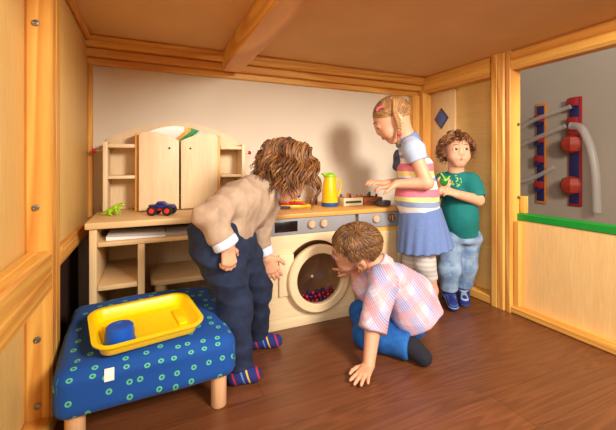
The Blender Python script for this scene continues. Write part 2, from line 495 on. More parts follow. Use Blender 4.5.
# ------------------------------------------------------------------ play kitchen: low shelf unit
r = thing('shelf_unit', 'low birch play-kitchen shelf unit with open cubbies, left of the washing machine', 'shelf')
r.location = (.125, 1.62, 0)
def rp(root, name, x0, x1, y0, y1, z0, z1, mat, bev=.003, parent=None):
    l = root.location
    q = parent or root
    return cbox(name, x0-l[0], x1-l[0], y0-l[1], y1-l[1], z0-l[2], z1-l[2], mat, q, bev)
rp(r, 'top', -.208, .452, 1.425, 1.818, .496, .520, birch['x'], .004)
rp(r, 'side_panel', -.196, -.172, 1.437, 1.815, 0, .495, birch['z'])
rp(r, 'side_panel', .425, .449, 1.437, 1.815, 0, .495, birch['z'])
rp(r, 'shelf', -.171, .424, 1.437, 1.80, .430, .447, birch['x'])
rp(r, 'divider', -.042, -.018, 1.437, 1.80, 0, .429, birch['z'])
rp(r, 'shelf', -.171, -.043, 1.437, 1.80, .274, .291, birch['x'])
rp(r, 'shelf', -.171, -.043, 1.437, 1.80, .06, .077, birch['x'])
rp(r, 'back_panel', -.171, .424, 1.802, 1.812, .06, .495, birch['z'], .001)
# bench pushed in under the shelf unit
r = thing('low_bench', 'low wooden bench with rounded corners pushed in beneath the shelf unit', 'bench', (.20, 1.62, 0))
def rrect(hx, hy, rad, n=6):
    P = []
    for cx, cy, a0 in ((hx-rad, hy-rad, 0), (-hx+rad, hy-rad, 90), (-hx+rad, -hy+rad, 180), (hx-rad, -hy+rad, 270)):
        for i in range(n+1):
            a = math.radians(a0+90*i/n); P.append((cx+rad*math.cos(a), cy+rad*math.sin(a)))
    return P
MB().prism(rrect(.198, .125, .03), 'z', .248, .268, .004).build('seat', birch['x'], r)
for sx in (-1, 1):
    for sy in (-1, 1):
        MB().lathe([(.02, 0), (.022, .004), (.022, .247)], 24).build('leg', birch['z'], r, (sx*.16, sy*.09, 0))

# ------------------------------------------------------------------ mirror hutch on the shelf unit
HC = .122
r = thing('mirror_hutch', 'birch hutch with arched back, mirror, two wavy doors and side shelves on the shelf unit', 'cabinet', (HC, 1.75, .5205))
hz = .5205
arc = [(-.302, 0), (.302, 0), (.302, .315)]
for i in range(1, 24):
    t = 1-2*i/24; arc.append((.302*t, .315+.092*(1-t*t)))
arc.append((-.302, .315))
MB().prism(arc, 'y', .052, .066, .002).build('back_panel', birch_pale['z'], r)
mir, nt, b = new_mat('mirror_glass'); b.inputs['Metallic'].default_value = 1; b.inputs['Roughness'].default_value = .02; b.inputs['Base Color'].default_value = (.9, .9, .9, 1)
mo = [(-.158, .05), (.158, .05), (.158, .34)]
for i in range(1, 16):
    t = 1-2*i/16; mo.append((.158*t, .34+.047*(1-t*t)))
mo.append((-.158, .34))
MB().prism(mo, 'y', .046, .0515, .001).build('mirror', mir, r)
for sx in (-1, 1):
    a, bx = sorted((sx*.302, sx*.284)); MB().box(a, bx, -.07, .0515, 0, .300, .002).build('side_panel', birch_pale['z'], r)
    a, bx = sorted((sx*.182, sx*.166)); MB().box(a, bx, -.062, .0455, 0, .340, .002).build('side_panel', pine['z'], r)
    a, bx = sorted((sx*.2835, sx*.1825))
    MB().box(a, bx, -.068, .051, .275, .291, .002).build('shelf', birch_pale['x'], r)
    MB().box(a, bx, -.068, .051, .142, .156, .002).build('shelf', birch_pale['x'], r)
    # door: tall at the outer edge, dipping in a wave to the middle
    pts = []
    for i in range(15):
        t = i/14; x = .004+t*.162
        z = .309+.036*math.sin(min(1, t/.72)*PI/2)-(.012*max(0, (t-.72)/.28)**2)
        pts.append((sx*x, z))
    out = [(sx*.004, .004), (sx*.166, .004)]+pts[::-1]
    d = MB().prism(out, 'y', -.088, -.070, .002).build('door', birch_pale['z'], r)
    MB().lathe([(.0045, 0), (.0045, .002), (0, .002)], 14, (sx*.044, -.088, .275), '-y').build('finger_hole', plain('dark_hole', (60, 40, 28), .8), d)
    pg = MB().lathe([(.005, 0), (.005, .034)], 12, (sx*.302, 0, .262), 'x', M=None if sx > 0 else Matrix.Translation((sx*.604, 0, .524)) @ Matrix.Rotation(PI, 4, 'Y')).build('peg', birch_pale['x'], r)
    MB().sphere((sx*.340, 0, .262), .0095, 16, 10).build('peg_knob', plain('red_knob', (190, 24, 34), .35), pg)

# ------------------------------------------------------------------ toy washing machine
grey_panel = plain('grey_panel_paint', (150, 150, 156), .45, .04, 12)
dark_in = plain('black_display', (24, 14, 14), .25, .3, 30)
def plate_hole(x0, x1, z0, z1, c, R, y0, y1, n=72):
    """flat board with one round hole"""
    bm = bmesh.new(); rings = []
    ang = [2*PI*i/n for i in range(n)]
    cor = sorted((math.atan2(z-c[1], x-c[0]) % (2*PI)) for x in (x0, x1) for z in (z0, z1))
    ang = sorted(set([a for a in ang if all(abs(a-q) > .03 for q in cor)]+cor))
    def edge(a):
        dx, dz = math.cos(a), math.sin(a); t = 9
        if dx > 1e-9: t = min(t, (x1-c[0])/dx)
        if dx < -1e-9: t = min(t, (x0-c[0])/dx)
        if dz > 1e-9: t = min(t, (z1-c[1])/dz)
        if dz < -1e-9: t = min(t, (z0-c[1])/dz)
        return (c[0]+dx*t, c[1]+dz*t)
    V = []
    for a in ang:
        e = edge(a); q = (c[0]+R*math.cos(a), c[1]+R*math.sin(a))
        V.append([bm.verts.new((e[0], y0, e[1])), bm.verts.new((q[0], y0, q[1])), bm.verts.new((q[0], y1, q[1])), bm.verts.new((e[0], y1, e[1]))])
    m = len(V)
    for i in range(m):
        a, b2 = V[i], V[(i+1) % m]
        for k in range(4): bm.faces.new((a[k], b2[k], b2[(k+1) % 4], a[(k+1) % 4]))
    return bm_done(bm, 'plate', 30)

WX0, WX1 = .460, .893
WC = ((WX0+WX1)/2, 1.62, 0)
r = thing('toy_washing_machine', 'birch toy washing machine with round porthole door and grey control panel', 'toy washing machine', WC)
link('front_panel', plate_hole(WX0-WC[0], WX1-WC[0], .052, .414, (.686-WC[0], .229), .151, 1.437-WC[1], 1.453-WC[1]), birch_pale['x'], r)
rp(r, 'side_panel', WX0, WX0+.016, 1.454, 1.812, 0, .486, birch_pale['z'])
rp(r, 'side_panel', WX1-.016, WX1, 1.454, 1.812, 0, .486, birch_pale['z'])
rp(r, 'back_panel', WX0+.017, WX1-.017, 1.80, 1.812, .05, .486, birch_pale['z'], .001)
rp(r, 'plinth', WX0+.004, WX1-.004, 1.443, 1.453, 0, .051, birch_pale['x'], .001)
drum_m = wood('drum_wood', (196, 148, 98), (160, 112, 68), 'x', ring=4)
MB().lathe([(.150, 0), (.150, .26), (0, .26), (0, .254), (.146, .254), (.146, 0)], 56, (.694-WC[0], 1.4535-WC[1], .224), 'y', cap=False).build('drum', drum_m, r)
pn = rp(r, 'control_panel', WX0, WX1, 1.430, 1.4535, .415, .487, grey_panel, .002)
def on(parent, root, mb_builder): pass
L = pn.location
def panel_part(name, mb, mat, x, z, y=1.430):
    return mb.build(name, mat, pn, (x-WC[0]-L[0], y-WC[1]-L[1], z-L[2]))
panel_part('display', MB().box(-.053, .053, -.003, 0, -.023, .023, .002), dark_in, .541, .452)
knob_m = wood('knob_wood', (206, 176, 150), (180, 146, 116), 'x', ring=6)
def knob_mb(rad=.019):
    return MB().lathe([(rad, 0), (rad*1.02, .004), (rad*.98, .013), (rad*.8, .0165), (0, .0165)], 28, (0, 0, 0), '-y')
for x in (.661, .722):
    k = panel_part('knob', knob_mb(), knob_m, x, .456)
    MB().box(-.0022, .0022, -.0185, -.0155, -.014, .014, .0008).build('pointer', birch_pale['z'], k)
rp(r, 'hinge_plate', .507, .575, 1.4245, 1.4365, .150, .332, birch_pale['z'], .003)
dr = MB().lathe([(.112, 0), (.112, .020), (.116, .024), (.146, .024), (.151, .019), (.151, 0)], 72, (.694-WC[0], 1.4235-WC[1], .213), '-y', cap=False)
bmv = dr.bm
dr = dr.build('door', birch_pale['x'], r)
# close the ring at its back
clear, nt, b = new_mat('clear_plastic')
nt.nodes.remove(b); o_ = nt.nodes['Material Output']
tr = nt.nodes.new('ShaderNodeBsdfTransparent'); tr.inputs['Color'].default_value = (.93, .93, .92, 1)
gl = nt.nodes.new('ShaderNodeBsdfGlossy'); gl.inputs['Roughness'].default_value = .08
ms = nt.nodes.new('ShaderNodeMixShader'); ms.inputs[0].default_value = .05
nt.links.new(tr.outputs[0], ms.inputs[1]); nt.links.new(gl.outputs[0], ms.inputs[2]); nt.links.new(ms.outputs[0], o_.inputs['Surface'])
MB().lathe([(.113, 0), (.113, .003)], 64, (.694-WC[0], 1.414-WC[1], .213), '-y').build('window', clear, dr)
MB().lathe([(0, 0), (.006, 0), (.006, .004), (.004, .006), (0, .006)], 14, (.655-WC[0], 1.4105-WC[1], .228), '-y', cap=False).build('screw', plain('pale_screw', (200, 180, 160), .4), dr)

# beads lying in the drum
bm_ = [plain('bead_red', (178, 26, 40), .3), plain('bead_blue', (28, 34, 92), .3), plain('bead_maroon', (110, 22, 40), .3)]
protos = {}
bead_spots = []
rb = .0105
for layer, (Rl, amax, ys) in enumerate(((.1455-rb, 50, (1.468, 1.491)), (.1455-3*rb+.002, 34, (1.474, 1.497)), (.1455-5*rb+.004, 15, (1.476,)))):
    step = math.degrees(2*rb*1.03/Rl)
    for yi, y in enumerate(ys):
        a = -amax+(.5*step if (yi+layer) % 2 else 0)
        while a <= amax:
            bead_spots.append((.694+Rl*math.sin(math.radians(a)), y, .224-Rl*math.cos(math.radians(a)), layer, yi)); a += step
bead_names = ('red', 'dark blue', 'dark maroon')
for i, (x, y, z, l, yi) in enumerate(bead_spots):
    k = random.choice((0, 1, 1, 0, 2))
    if k not in protos:
        o = MB().sphere((0, 0, 0), rb, 16, 10).build('bead', bm_[k]); protos[k] = o
    else:
        o = protos[k].copy(); COL.objects.link(o)
    o.location = (x, y, z)
    props(o, bead_names[k]+' round bead in the heap inside the porthole of the washing machine', 'bead', bead_names[k]+' beads inside the washing machine')

# ------------------------------------------------------------------ toy stove
SX0, SX1 = .912, 1.150
SCn = ((SX0+SX1)/2, 1.62, 0)
r = thing('toy_stove', 'narrow wooden toy stove with grey panel, right of the washing machine', 'toy stove', SCn)
rp(r, 'front_panel', SX0, SX1, 1.437, 1.453, .052, .414, pine['x'])
rp(r, 'side_panel', SX0, SX0+.016, 1.454, 1.812, 0, .486, birch['z'])
rp(r, 'side_panel', SX1-.016, SX1, 1.454, 1.812, 0, .486, birch['z'])
rp(r, 'plinth', SX0+.004, SX1-.004, 1.443, 1.453, 0, .051, birch['x'], .001)
od = rp(r, 'oven_door', SX0+.012, SX1-.012, 1.428, 1.4365, .075, .395, birch['x'], .003)
pn = rp(r, 'control_panel', SX0, SX1, 1.430, 1.4535, .415, .487, grey_panel, .002)
L = pn.location
for x, mm in ((1.008, knob_m), (1.100, wood('dark_knob_wood', (134, 92, 62), (100, 64, 40), 'x', ring=6))):
    k = MB().lathe([(.019, 0), (.0194, .004), (.0186, .013), (.0152, .0165), (0, .0165)], 28, (0, 0, 0), '-y').build('knob', mm, pn, (x-SCn[0]-L[0], 1.430-SCn[1]-L[1], .457-L[2]))
    MB().box(-.0022, .0022, -.0185, -.0155, -.014, .014, .0008).build('pointer', birch['z'], k)
# one worktop over both machines
top_m = wood('worktop_wood', (234, 176, 92), (214, 146, 66), 'x', ring=4, mix=.3)
o = cbox('worktop', .4535, 1.165, 1.420, 1.818, .4875, .508, top_m, None, .004)
props(o, 'honey coloured wooden worktop laid over the washing machine and the stove', 'worktop')

# ------------------------------------------------------------------ things on the worktop
yel = plain('yellow_plastic', (250, 205, 12), .3, .03, coat=.3)
blue_p = plain('blue_plastic', (34, 90, 165), .35, .04)
red_p = plain('red_plastic', (205, 32, 34), .35, .04)
green_p = plain('lime_plastic', (150, 205, 30), .35, .04)
r = thing('toy_jug', 'yellow toy coffee jug with lime green lid and blue foot on the worktop', 'jug', (.845, 1.600, .5085))
MB().lathe([(.0415, 0), (.043, .003), (.043, .018), (.0415, .0195)], 40).build('base', blue_p, r)
MB().lathe([(.0415, .0197), (.0405, .06), (.037, .10), (.031, .138), (.030, .148), (.0, .148)], 40).build('body', yel, r)
ld = MB(); ld.lathe([(.031, .1482), (.0325, .152), (.030, .162), (.018, .170), (0, .172)], 36)
ld.prism([(-.026, .150), (-.048, .166), (-.040, .170), (-.010, .170)], 'y', -.011, .011, .003)
ld.build('lid', green_p, r)
MB().tube([(.029, 0, .128), (.045, 0, .138), (.060, 0, .128), (.064, 0, .10), (.058, 0, .07), (.046, 0, .052), (.038, 0, .05)], .0052, 10).build('handle', yel, r)

r = thing('toy_iron', 'red, yellow and blue plastic toy iron with a looped cord beside the jug', 'toy iron', (.655, 1.630, .5085), math.radians(-22))
MB().prism([(-.075, -.036), (.03, -.036), (.085, 0), (.03, .036), (-.075, .036)], 'z', 0, .014, .004).build('soleplate', yel, r)
MB().prism([(-.062, .0145), (.066, .0145), (.045, .03), (-.055, .045)], 'y', -.028, .028, .004).build('body', red_p, r)
MB().prism([(-.055, .032), (.055, .032), (.03, .040), (-.05, .048)], 'y', -.0285, .0285, .002).build('stripe', yel, r)
MB().tube([(-.055, 0, .048), (-.058, 0, .072), (-.03, 0, .080), (.01, 0, .074), (.032, 0, .05)], .010, 10).build('handle', blue_p, r)
MB().tube([(-.078, -.02, .008)]+[(-.070+.055*math.cos(t), -.070+.025*math.sin(t), .007) for t in np.linspace(2.2, 8.2, 22)]+[(-.085, -.01, .030), (-.066, 0, .055)], .0045, 8).build('cord', plain('navy_cord', (40, 56, 100), .5), r)

o = MB().box(-.018, .018, -.012, .012, 0, .034, .003).build('wooden_block', wood('brown_block', (150, 98, 54), (112, 68, 34), 'z', ring=8), None, (.800, 1.70, .5085))
props(o, 'small brown wooden block standing behind the yellow jug', 'block')

cream = wood('cream_tray_wood', (234, 214, 178), (214, 188, 142), 'x', ring=5)
brown_w = wood('reddish_tray_wood', (172, 100, 54), (128, 66, 32), 'x', ring=7)
def crate(label, mat, X0, X1, Y0, Y1, hgt, strip, blocks, grp):
    cx, cy = (X0+X1)/2, (Y0+Y1)/2
    r = thing('toy_crate', label, 'crate', (cx, cy, .5085))
    w, d = (X1-X0)/2, (Y1-Y0)/2
    MB().box(-w, w, -d, d, 0, .008, .001).build('base', mat, r)
    for y0, y1 in ((-d, -d+.008), (d-.008, d)):
        MB().box(-w, w, y0, y1, .0082, hgt, .0015).build('side_panel', mat, r)
    for x0, x1 in ((-w, -w+.008), (w-.008, w)):
        MB().box(x0, x1, -d+.0082, d-.0082, .0082, hgt, .0015).build('end_panel', mat, r)
    MB().box(-w+.012, w-.012, -d-.002, -d-.0002, hgt*.35, hgt*.62, .0005).build('slot', strip, r)
    n = len(blocks)
    for i, (mm, nm, hh) in enumerate(blocks):
        x = cx-w+.018+(2*w-.036)*i/(n-1); y = cy+(-.012 if i % 2 else .014)
        o = MB().lathe([(.0085, 0), (.0085, hh*.55), (.005, hh*.62), (.0075, hh*.8), (.0055, hh*.97), (0, hh)], 16).build('peg_figure', mm, None, (x, y, .5168))
        props(o, '%s turned peg standing in the %s, %s' % (nm, grp, ('leftmost', 'second from the left', 'third from the left', 'fourth from the left', 'rightmost')[i if i < n-1 else 4]), 'peg')
br1 = plain('brown_peg', (122, 70, 38), .5); or1 = plain('orange_peg', (205, 110, 50), .5); gr1 = plain('dark_green_peg', (34, 80, 50), .5)
crate('cream wooden crate of pegs with a dark green slot, right of the jug', cream, .905, 1.022, 1.560, 1.65, .040, plain('dark_green_slot', (16, 70, 56), .6),
      [(br1, 'brown', .050), (or1, 'orange', .056), (br1, 'dark brown', .050), (or1, 'pale orange', .048)], 'cream crate')
crate('reddish brown wooden crate of pegs with a red slot, under the hands of the girl', brown_w, 1.030, 1.146, 1.560, 1.65, .038, plain('red_slot', (150, 32, 34), .6),
      [(or1, 'orange', .045), (br1, 'brown', .048), (gr1, 'dark green', .056), (br1, 'dark brown', .046)], 'reddish brown crate')
r = thing('toy_pan', 'dark grey toy pan at the right end of the worktop, behind the striped shirt', 'pan', (1.105, 1.50, .5085))
grey_d = plain('grey_metal_pan', (96, 98, 108), .35, metal=.5)
MB().lathe([(0, 0), (.034, 0), (.038, .003), (.041, .026), (.039, .026), (.036, .005), (0, .004)], 36, cap=False).build('bowl', grey_d, r)
MB().tube([(-.040, 0, .022), (-.06, -.005, .026), (-.085, -.012, .028)], .0045, 8).build('handle', grey_d, r)

# ------------------------------------------------------------------ things on the shelf unit
r = thing('toy_truck', 'small blue monster truck with red chassis and big black tyres on the shelf unit', 'toy truck', (.044, 1.530, .5205), math.radians(-22))
tyre = plain('black_rubber', (22, 20, 22), .7, .1, 60, bump=.3)
MB().prism([(-.030, .018), (.030, .018), (.040, .028), (-.040, .028)], 'y', -.016, .016, .002).build('chassis', red_p, r)
tb = plain('truck_blue', (34, 44, 130), .3, .05)
bd = MB().prism([(-.047, .029), (.047, .029), (.050, .036), (.044, .043), (.018, .044), (-.047, .042)], 'y', -.020, .020, .003).build('body', tb, r)
MB().prism([(-.022, .0435), (.020, .0435), (.006, .055), (-.014, .055)], 'y', -.016, .016, .003).build('cab', tb, bd)
for sx in (-1, 1):
    for sy in (-1, 1):
        w = MB().lathe([(.010, -.008), (.016, -.009), (.0195, -.006), (.0195, .006), (.016, .009), (.010, .008)], 26, (0, 0, 0), 'y').build('wheel', tyre, r, (sx*.030, sy*.025, .0196))
        MB().lathe([(0, -.0002), (.0105, 0), (.008, .003), (0, .0035)], 18, (0, sy*.0085, 0), 'y' if sy > 0 else '-y', cap=False).build('hub', plain('hub_red', (220, 50, 40), .4), w)

r = thing('toy_lizard', 'lime green plastic lizard rearing up on the left end of the shelf unit', 'toy lizard', (-.140, 1.605, .5205), math.radians(-15))
f = Field()
f.chain([(-.040, 0, .007), (-.022, 0, .009), (-.006, 0, .018), (.012, 0, .030), (.024, 0, .037)], [.003, .0055, .0095, .0095, .006], .006)
f.ell((.034, 0, .042), (.012, .008, .0075), k=.006)
f.cap((.040, 0, .0405), (.048, 0, .041), .005, .003, .004)
for sy in (-1, 1):
    f.chain([(-.008, sy*.006, .014), (-.004, sy*.014, .008), (.004, sy*.015, .0032)], [.005, .004, .0032], .004)
    f.chain([(.014, sy*.006, .028), (.020, sy*.013, .020), (.026, sy*.012, .0125)], [.0045, .0035, .003], .004)
    f.cap((.026, sy*.012, .0125), (.024, sy*.012, .003), .003, .0032, .003)
P, F = f.mesh(.0016); link('body', np_mesh('lizard', P, F), plain('lime_lizard', (158, 206, 20), .4), r)
MB().sphere((.038, -.0065, .046), .0022, 10, 8).sphere((.038, .0065, .046), .0022, 10, 8).build('eyes', tyre, r)

paper = plain('white_paper', (240, 240, 246), .8, .02)
def sheet(name, label, x0, y0, w, d, z, rot, sag, thick):
    bm = bmesh.new(); n = 14; rows = []
    for i in range(n+1):
        t = i/n; x = -w/2+w*t
        zz = z+sag(t)
        rows.append([[bm.verts.new((x, -d/2+d*j/4, zz-q*thick(t))) for j in range(5)] for q in (0, 1)])
    for a, b2 in zip(rows, rows[1:]):
        for j in range(4):
            bm.faces.new((a[0][j], b2[0][j], b2[0][j+1], a[0][j+1])); bm.faces.new((a[1][j+1], b2[1][j+1], b2[1][j], a[1][j]))
        bm.faces.new((a[1][0], b2[1][0], b2[0][0], a[0][0])); bm.faces.new((a[0][4], b2[0][4], b2[1][4], a[1][4]))
    for e in (rows[0], rows[-1]):
        for j in range(4): bm.faces.new((e[0][j], e[0][j+1], e[1][j+1], e[1][j]))
    o = link(name, bm_done(bm, name), paper, None, (x0, y0, .4475)); o.rotation_euler = (0, 0, rot)
    return props(o, label, 'paper')
sheet('paper_stack', 'thick stack of white paper at the left end of the upper shelf', -.045, 1.545, .20, .19, .001, 0, lambda t: .0135-.009*t, lambda t: .0136-.009*t)
sheet('paper_sheet', 'single thin sheet of white paper lying right of the thick paper stack', .150, 1.55, .18, .17, .0016, math.radians(-4), lambda t: 0.0+.002*math.sin(3*t)**2, lambda t: .0009)

# ------------------------------------------------------------------ stool, tray, bowl
def stool_cloth():
    m, nt, b = new_mat('blue_ring_cloth'); N = nt.nodes; Lk = nt.links
    uv = N.new('ShaderNodeUVMap')
    mp = N.new('ShaderNodeMapping'); mp.inputs['Scale'].default_value = (25, 25, 25)
    Lk.new(uv.outputs[0], mp.inputs['Vector'])
    vo = N.new('ShaderNodeTexVoronoi'); vo.voronoi_dimensions = '2D'; vo.inputs['Scale'].default_value = 1; vo.inputs['Randomness'].default_value = .62
    Lk.new(mp.outputs[0], vo.inputs['Vector'])
    cr = N.new('ShaderNodeValToRGB'); e = cr.color_ramp.elements
    bl = lin((0, 72, 156)); gn = lin((92, 188, 138))
    cols = [(0, lin((14, 92, 150))), (.085, gn), (.175, gn), (.18, bl), (1, bl)]
    while len(e) < 5: e.new(.5)
    for q, (pp, cc) in zip(e, cols): q.position = pp
    for q, (pp, cc) in zip(e, cols): q.color = cc+(1,)
    cr.color_ramp.interpolation = 'CONSTANT'
    Lk.new(vo.outputs['Distance'], cr.inputs['Fac'])
    # about a fifth of the rings are missing or faint
    r2 = N.new('ShaderNodeSeparateColor'); Lk.new(vo.outputs['Color'], r2.inputs[0])
    gt = N.new('ShaderNodeMath'); gt.operation = 'GREATER_THAN'; gt.inputs[1].default_value = .22; Lk.new(r2.outputs[0], gt.inputs[0])
    mx = N.new('ShaderNodeMix'); mx.data_type = 'RGBA'; Lk.new(gt.outputs[0], mx.inputs['Factor'])
    mx.inputs['A'].default_value = bl+(1,); Lk.new(cr.outputs['Color'], mx.inputs['B'])
    Lk.new(mx.outputs['Result'], b.inputs['Base Color'])
    b.inputs['Roughness'].default_value = .85; b.inputs['Sheen Weight'].default_value = .05
    return m
ST = (0.0, 1.212, 0)
r = thing('footstool', 'low square stool with blue cushion patterned with green rings and stubby wooden legs', 'stool', ST, math.radians(3))
hx, hy, z0, z1 = .227, .200, .098, .240
f = Field(); f.rbox((0, 0, (z0+z1)/2), (hx, hy, (z1-z0)/2), rnd=.036, k=.02)
f.ell((0, 0, z1-.014), (hx*.92, hy*.92, .024), k=.03)
P, F = f.mesh(.006, folds(.0012, 3, 16)); P = relax(P, F, 2)
P[:, 2] = z0+(P[:, 2]-z0)*(1+.13*P[:, 1]/hy)
me = np_mesh('cushion', P, F)
uvl = me.uv_layers.new(name='UVMap')
nrm = np.zeros(len(P)*3, np.float32); me.vertices.foreach_get('normal', nrm); nrm = nrm.reshape(-1, 3)
vi = np.zeros(len(me.loops), np.int32); me.loops.foreach_get('vertex_index', vi)
nx, ny = nrm[:, 0], nrm[:, 1]; nl = np.sqrt(nx**2+ny**2)+1e-5
side = np.abs(P[:, 0])/hx > np.abs(P[:, 1])/hy
drop = np.maximum(0, z1-.01-P[:, 2])
u = P[:, 0]+np.where(side, np.sign(P[:, 0])*drop, 0); v = P[:, 1]+np.where(side, 0, np.sign(P[:, 1])*drop)
uvl.data.foreach_set('uv', np.stack([u[vi], v[vi]], 1).astype(np.float32).ravel())
cu = link('cushion', me, stool_cloth(), r)
lw = wood('stool_leg_wood', (230, 182, 138), (206, 150, 104), 'z', ring=8)
for sx in (-1, 1):
    for sy in (-1, 1):
        MB().lathe([(.021, 0), (.023, .003), (.023, .106)], 28).build('leg', lw, r, (sx*.182, sy*.145, 0))
MB().box(-.011, .011, -.0012, 0, -.030, 0, .0004, 1, Matrix.Rotation(math.radians(-14), 4, 'X')).build('care_tag', plain('white_tag', (235, 232, 226), .8), cu, (-.104, -.197, .2135))

def tray_mesh(hx, hy, h, rad):
    secs = [(0, .006, .0), (0, 0, .004), (-.006, 0, h-.004), (-.014, 0, h-.003), (-.015, 0, h), (.000, 0, h+.001), (.004, 0, h-.002), (.012, 0, .006), (.02, 0, .004)]
    bm = bmesh.new(); rings = []
    # positive inset = smaller outline
    for ins, extra, z in [(.014, 0, 0), (.010, 0, .003), (.004, 0, h-.006), (-.009, 0, h-.004), (-.010, 0, h), (.002, 0, h+.0005), (.006, 0, h-.004), (.016, 0, .007), (.022, 0, .0045)]:
        rings.append([bm.verts.new((p[0], p[1], z)) for p in rrect(hx-ins, hy-ins, max(.006, rad-ins), 8)])
    for a, b2 in zip(rings, rings[1:]):
        n = len(a)
        for i in range(n): bm.faces.new((a[i], a[(i+1) % n], b2[(i+1) % n], b2[i]))
    bm.faces.new(list(reversed(rings[0]))); bm.faces.new(rings[-1])
    return bm_done(bm, 'tray', 50)
r = thing('plastic_tray', 'shallow bright yellow plastic tray lying on the blue cushioned stool', 'tray', (-.010, 1.124, .2500), math.radians(10))
r.rotation_euler = (math.radians(5.5), 0, math.radians(11))
tm = plain('tray_yellow', (255, 214, 0), .32, .02, coat=.2)
link('tray_body', tray_mesh(.132, .106, .034, .038), tm, r)
for sx in (-1, 1):
    g = MB()
    g.box(-.012, .012, -.045, .045, 0, .0085, .003)
    g.build('grip', tm, r, (sx*.093, 0, .0045))
CUPP = (-.074, 1.064, .2510)
r = thing('plastic_bowl', 'small royal blue plastic bowl turned upside down in the yellow tray', 'bowl', CUPP, 0)
bp = plain('royal_blue_plastic', (10, 84, 190), .35, .03)
MB().lathe([(.036, 0), (.037, .002), (.0355, .026), (.033, .042), (.029, .0455), (.014, .0455), (.013, .0440), (0, .0440)], 44, cap=False).build('shell', bp, r)
MB().lathe([(.0372, 0), (.0388, .001), (.0388, .003), (.0368, .004)], 44).build('rim', bp, r)

# ------------------------------------------------------------------ marble run boards on the far wall and peg on the sill
navy = plain('navy_board', (32, 34, 84), .5); redb = plain('run_red', (150, 28, 32), .5); org = plain('run_orange', (150, 46, 30), .45, .1, 40)
tubem, nt, b = new_mat('translucent_tube'); b.inputs['Base Color'].default_value = (.55, .50, .46, 1); b.inputs['Roughness'].default_value = .3
t_ = nt.nodes.new('ShaderNodeBsdfTransparent'); x_ = nt.nodes.new('ShaderNodeMixShader'); x_.inputs[0].default_value = .6
nt.links.new(b.outputs[0], x_.inputs[1]); nt.links.new(t_.outputs[0], x_.inputs[2]); nt.links.new(x_.outputs[0], nt.nodes['Material Output'].inputs['Surface'])
WXF = 2.80
def board(label, y, z0, z1, w, reds, edge):
    r = thing('marble_run_board', label, 'wall toy', (WXF, y, (z0+z1)/2))
    h = (z1-z0)/2
    MB().box(-.018, 0, -w/2, w/2, -h, h, .002).build('backing', edge, r)
    MB().box(-.024, -.0182, -w/2+.010, w/2-.010, -h+.02, h-.02, .002).build('panel', navy, r)
    for z in reds:
        bb = MB().box(-.060, -.0242, -w*.40, w*.40, z-(z0+z1)/2-.028, z-(z0+z1)/2+.028, .006).build('red_block', redb, r)
        MB().lathe([(.016, 0), (.018, .004), (.018, .03), (.012, .03), (.012, .006)], 18, (-.060, 0, z-(z0+z1)/2-.04), 'x', M=Matrix.Translation((-.12, 0, 0)) @ Matrix.Identity(4), cap=False) if False else None
        MB().lathe([(.020, 0), (.022, .02), (.014, .024), (0, .024)], 18, (-.060, w*.1, z-(z0+z1)/2-.036), 'x', M=Matrix.Scale(1, 4)).build('cup', navy, r)
    return r
b1 = board('narrow navy and red marble run board with orange edge, nearer the post', 1.745, .415, 1.195, .075, (1.075, .915, .76, .56), plain('run_edge_orange', (196, 120, 50), .5))
b2 = board('navy and red marble run board with two orange funnels, right of the other board', 1.505, .420, 1.205, .080, (1.165, 1.03, .95), redb)
l2 = b2.location
for z in (.865, .575):
    fn_ = MB().lathe([(.010, -.07), (.048, -.052), (.066, -.01), (.066, .012), (.050, .045), (.012, .062), (0, .062)], 7, (-.082, -.01, z-l2[2]), 'z', cap=False).build('funnel', org, b2)
def tube_thing(label, pts, rad):
    c = A(pts[0]); o = MB().tube([tuple(A(p)-c) for p in pts], rad, 12).build('plastic_tube', tubem, None, tuple(c))
    return props(o, label, 'tube', None)
def sm(pts, n=6):
    P = [A(p) for p in pts]; out = []
    Q = [2*P[0]-P[1]]+P+[2*P[-1]-P[-2]]
    for i in range(1, len(Q)-2):
        for k in range(n):
            t = k/n; a, b_, c_, d_ = Q[i-1], Q[i], Q[i+1], Q[i+2]
            out.append(.5*((2*b_)+(c_-a)*t+(2*a-5*b_+4*c_-d_)*t*t+(3*b_-a-3*c_+d_)*t**3))
    out.append(P[-1]); return out
tube_thing('straight clear plastic tube, topmost of those on the wall boards', sm([(2.72, 1.86, 1.01), (2.72, 1.75, 1.065), (2.72, 1.50, 1.13)]), .016)
tube_thing('clear plastic tube sloping between the boards just below the topmost tube', sm([(2.716, 1.96, .83), (2.716, 1.74, .92), (2.716, 1.53, .995)]), .018)
tube_thing('long white plastic tube bending down the wall right of the funnels', sm([(2.72, 1.50, .995), (2.72, 1.43, .97), (2.72, 1.375, .84), (2.72, 1.345, .66), (2.72, 1.335, .40)]), .026)
tube_thing('short clear plastic tube, lowest of those crossing the left board', sm([(2.716, 2.02, .52), (2.716, 1.75, .62), (2.716, 1.61, .70)]), .017)
o = MB().box(-.013, .013, -.013, .013, 0, .084, .003).build('wooden_peg_block', pine['z'], None, (1.674, 1.130, .4838))
props(o, 'small upright pine block standing on the green sill beside the post', 'block')
# ------------------------------------------------------------------ children
def frame(f, up):
    f = unit(f); r = unit(np.cross(f, A(up))); u = np.cross(r, f)
    return np.stack([r, f, u], 1)

skin = plain('skin', (226, 168, 136), .5, .03, 25, sss=.12)
skin_warm = plain('skin_warm', (220, 160, 128), .5, .03, 25, sss=.12)
lip_m = plain('lips', (196, 104, 98), .45, .04, 40)
eye_w = plain('eye_white', (236, 230, 226), .15); pupil = plain('pupil', (12, 10, 10), .1)

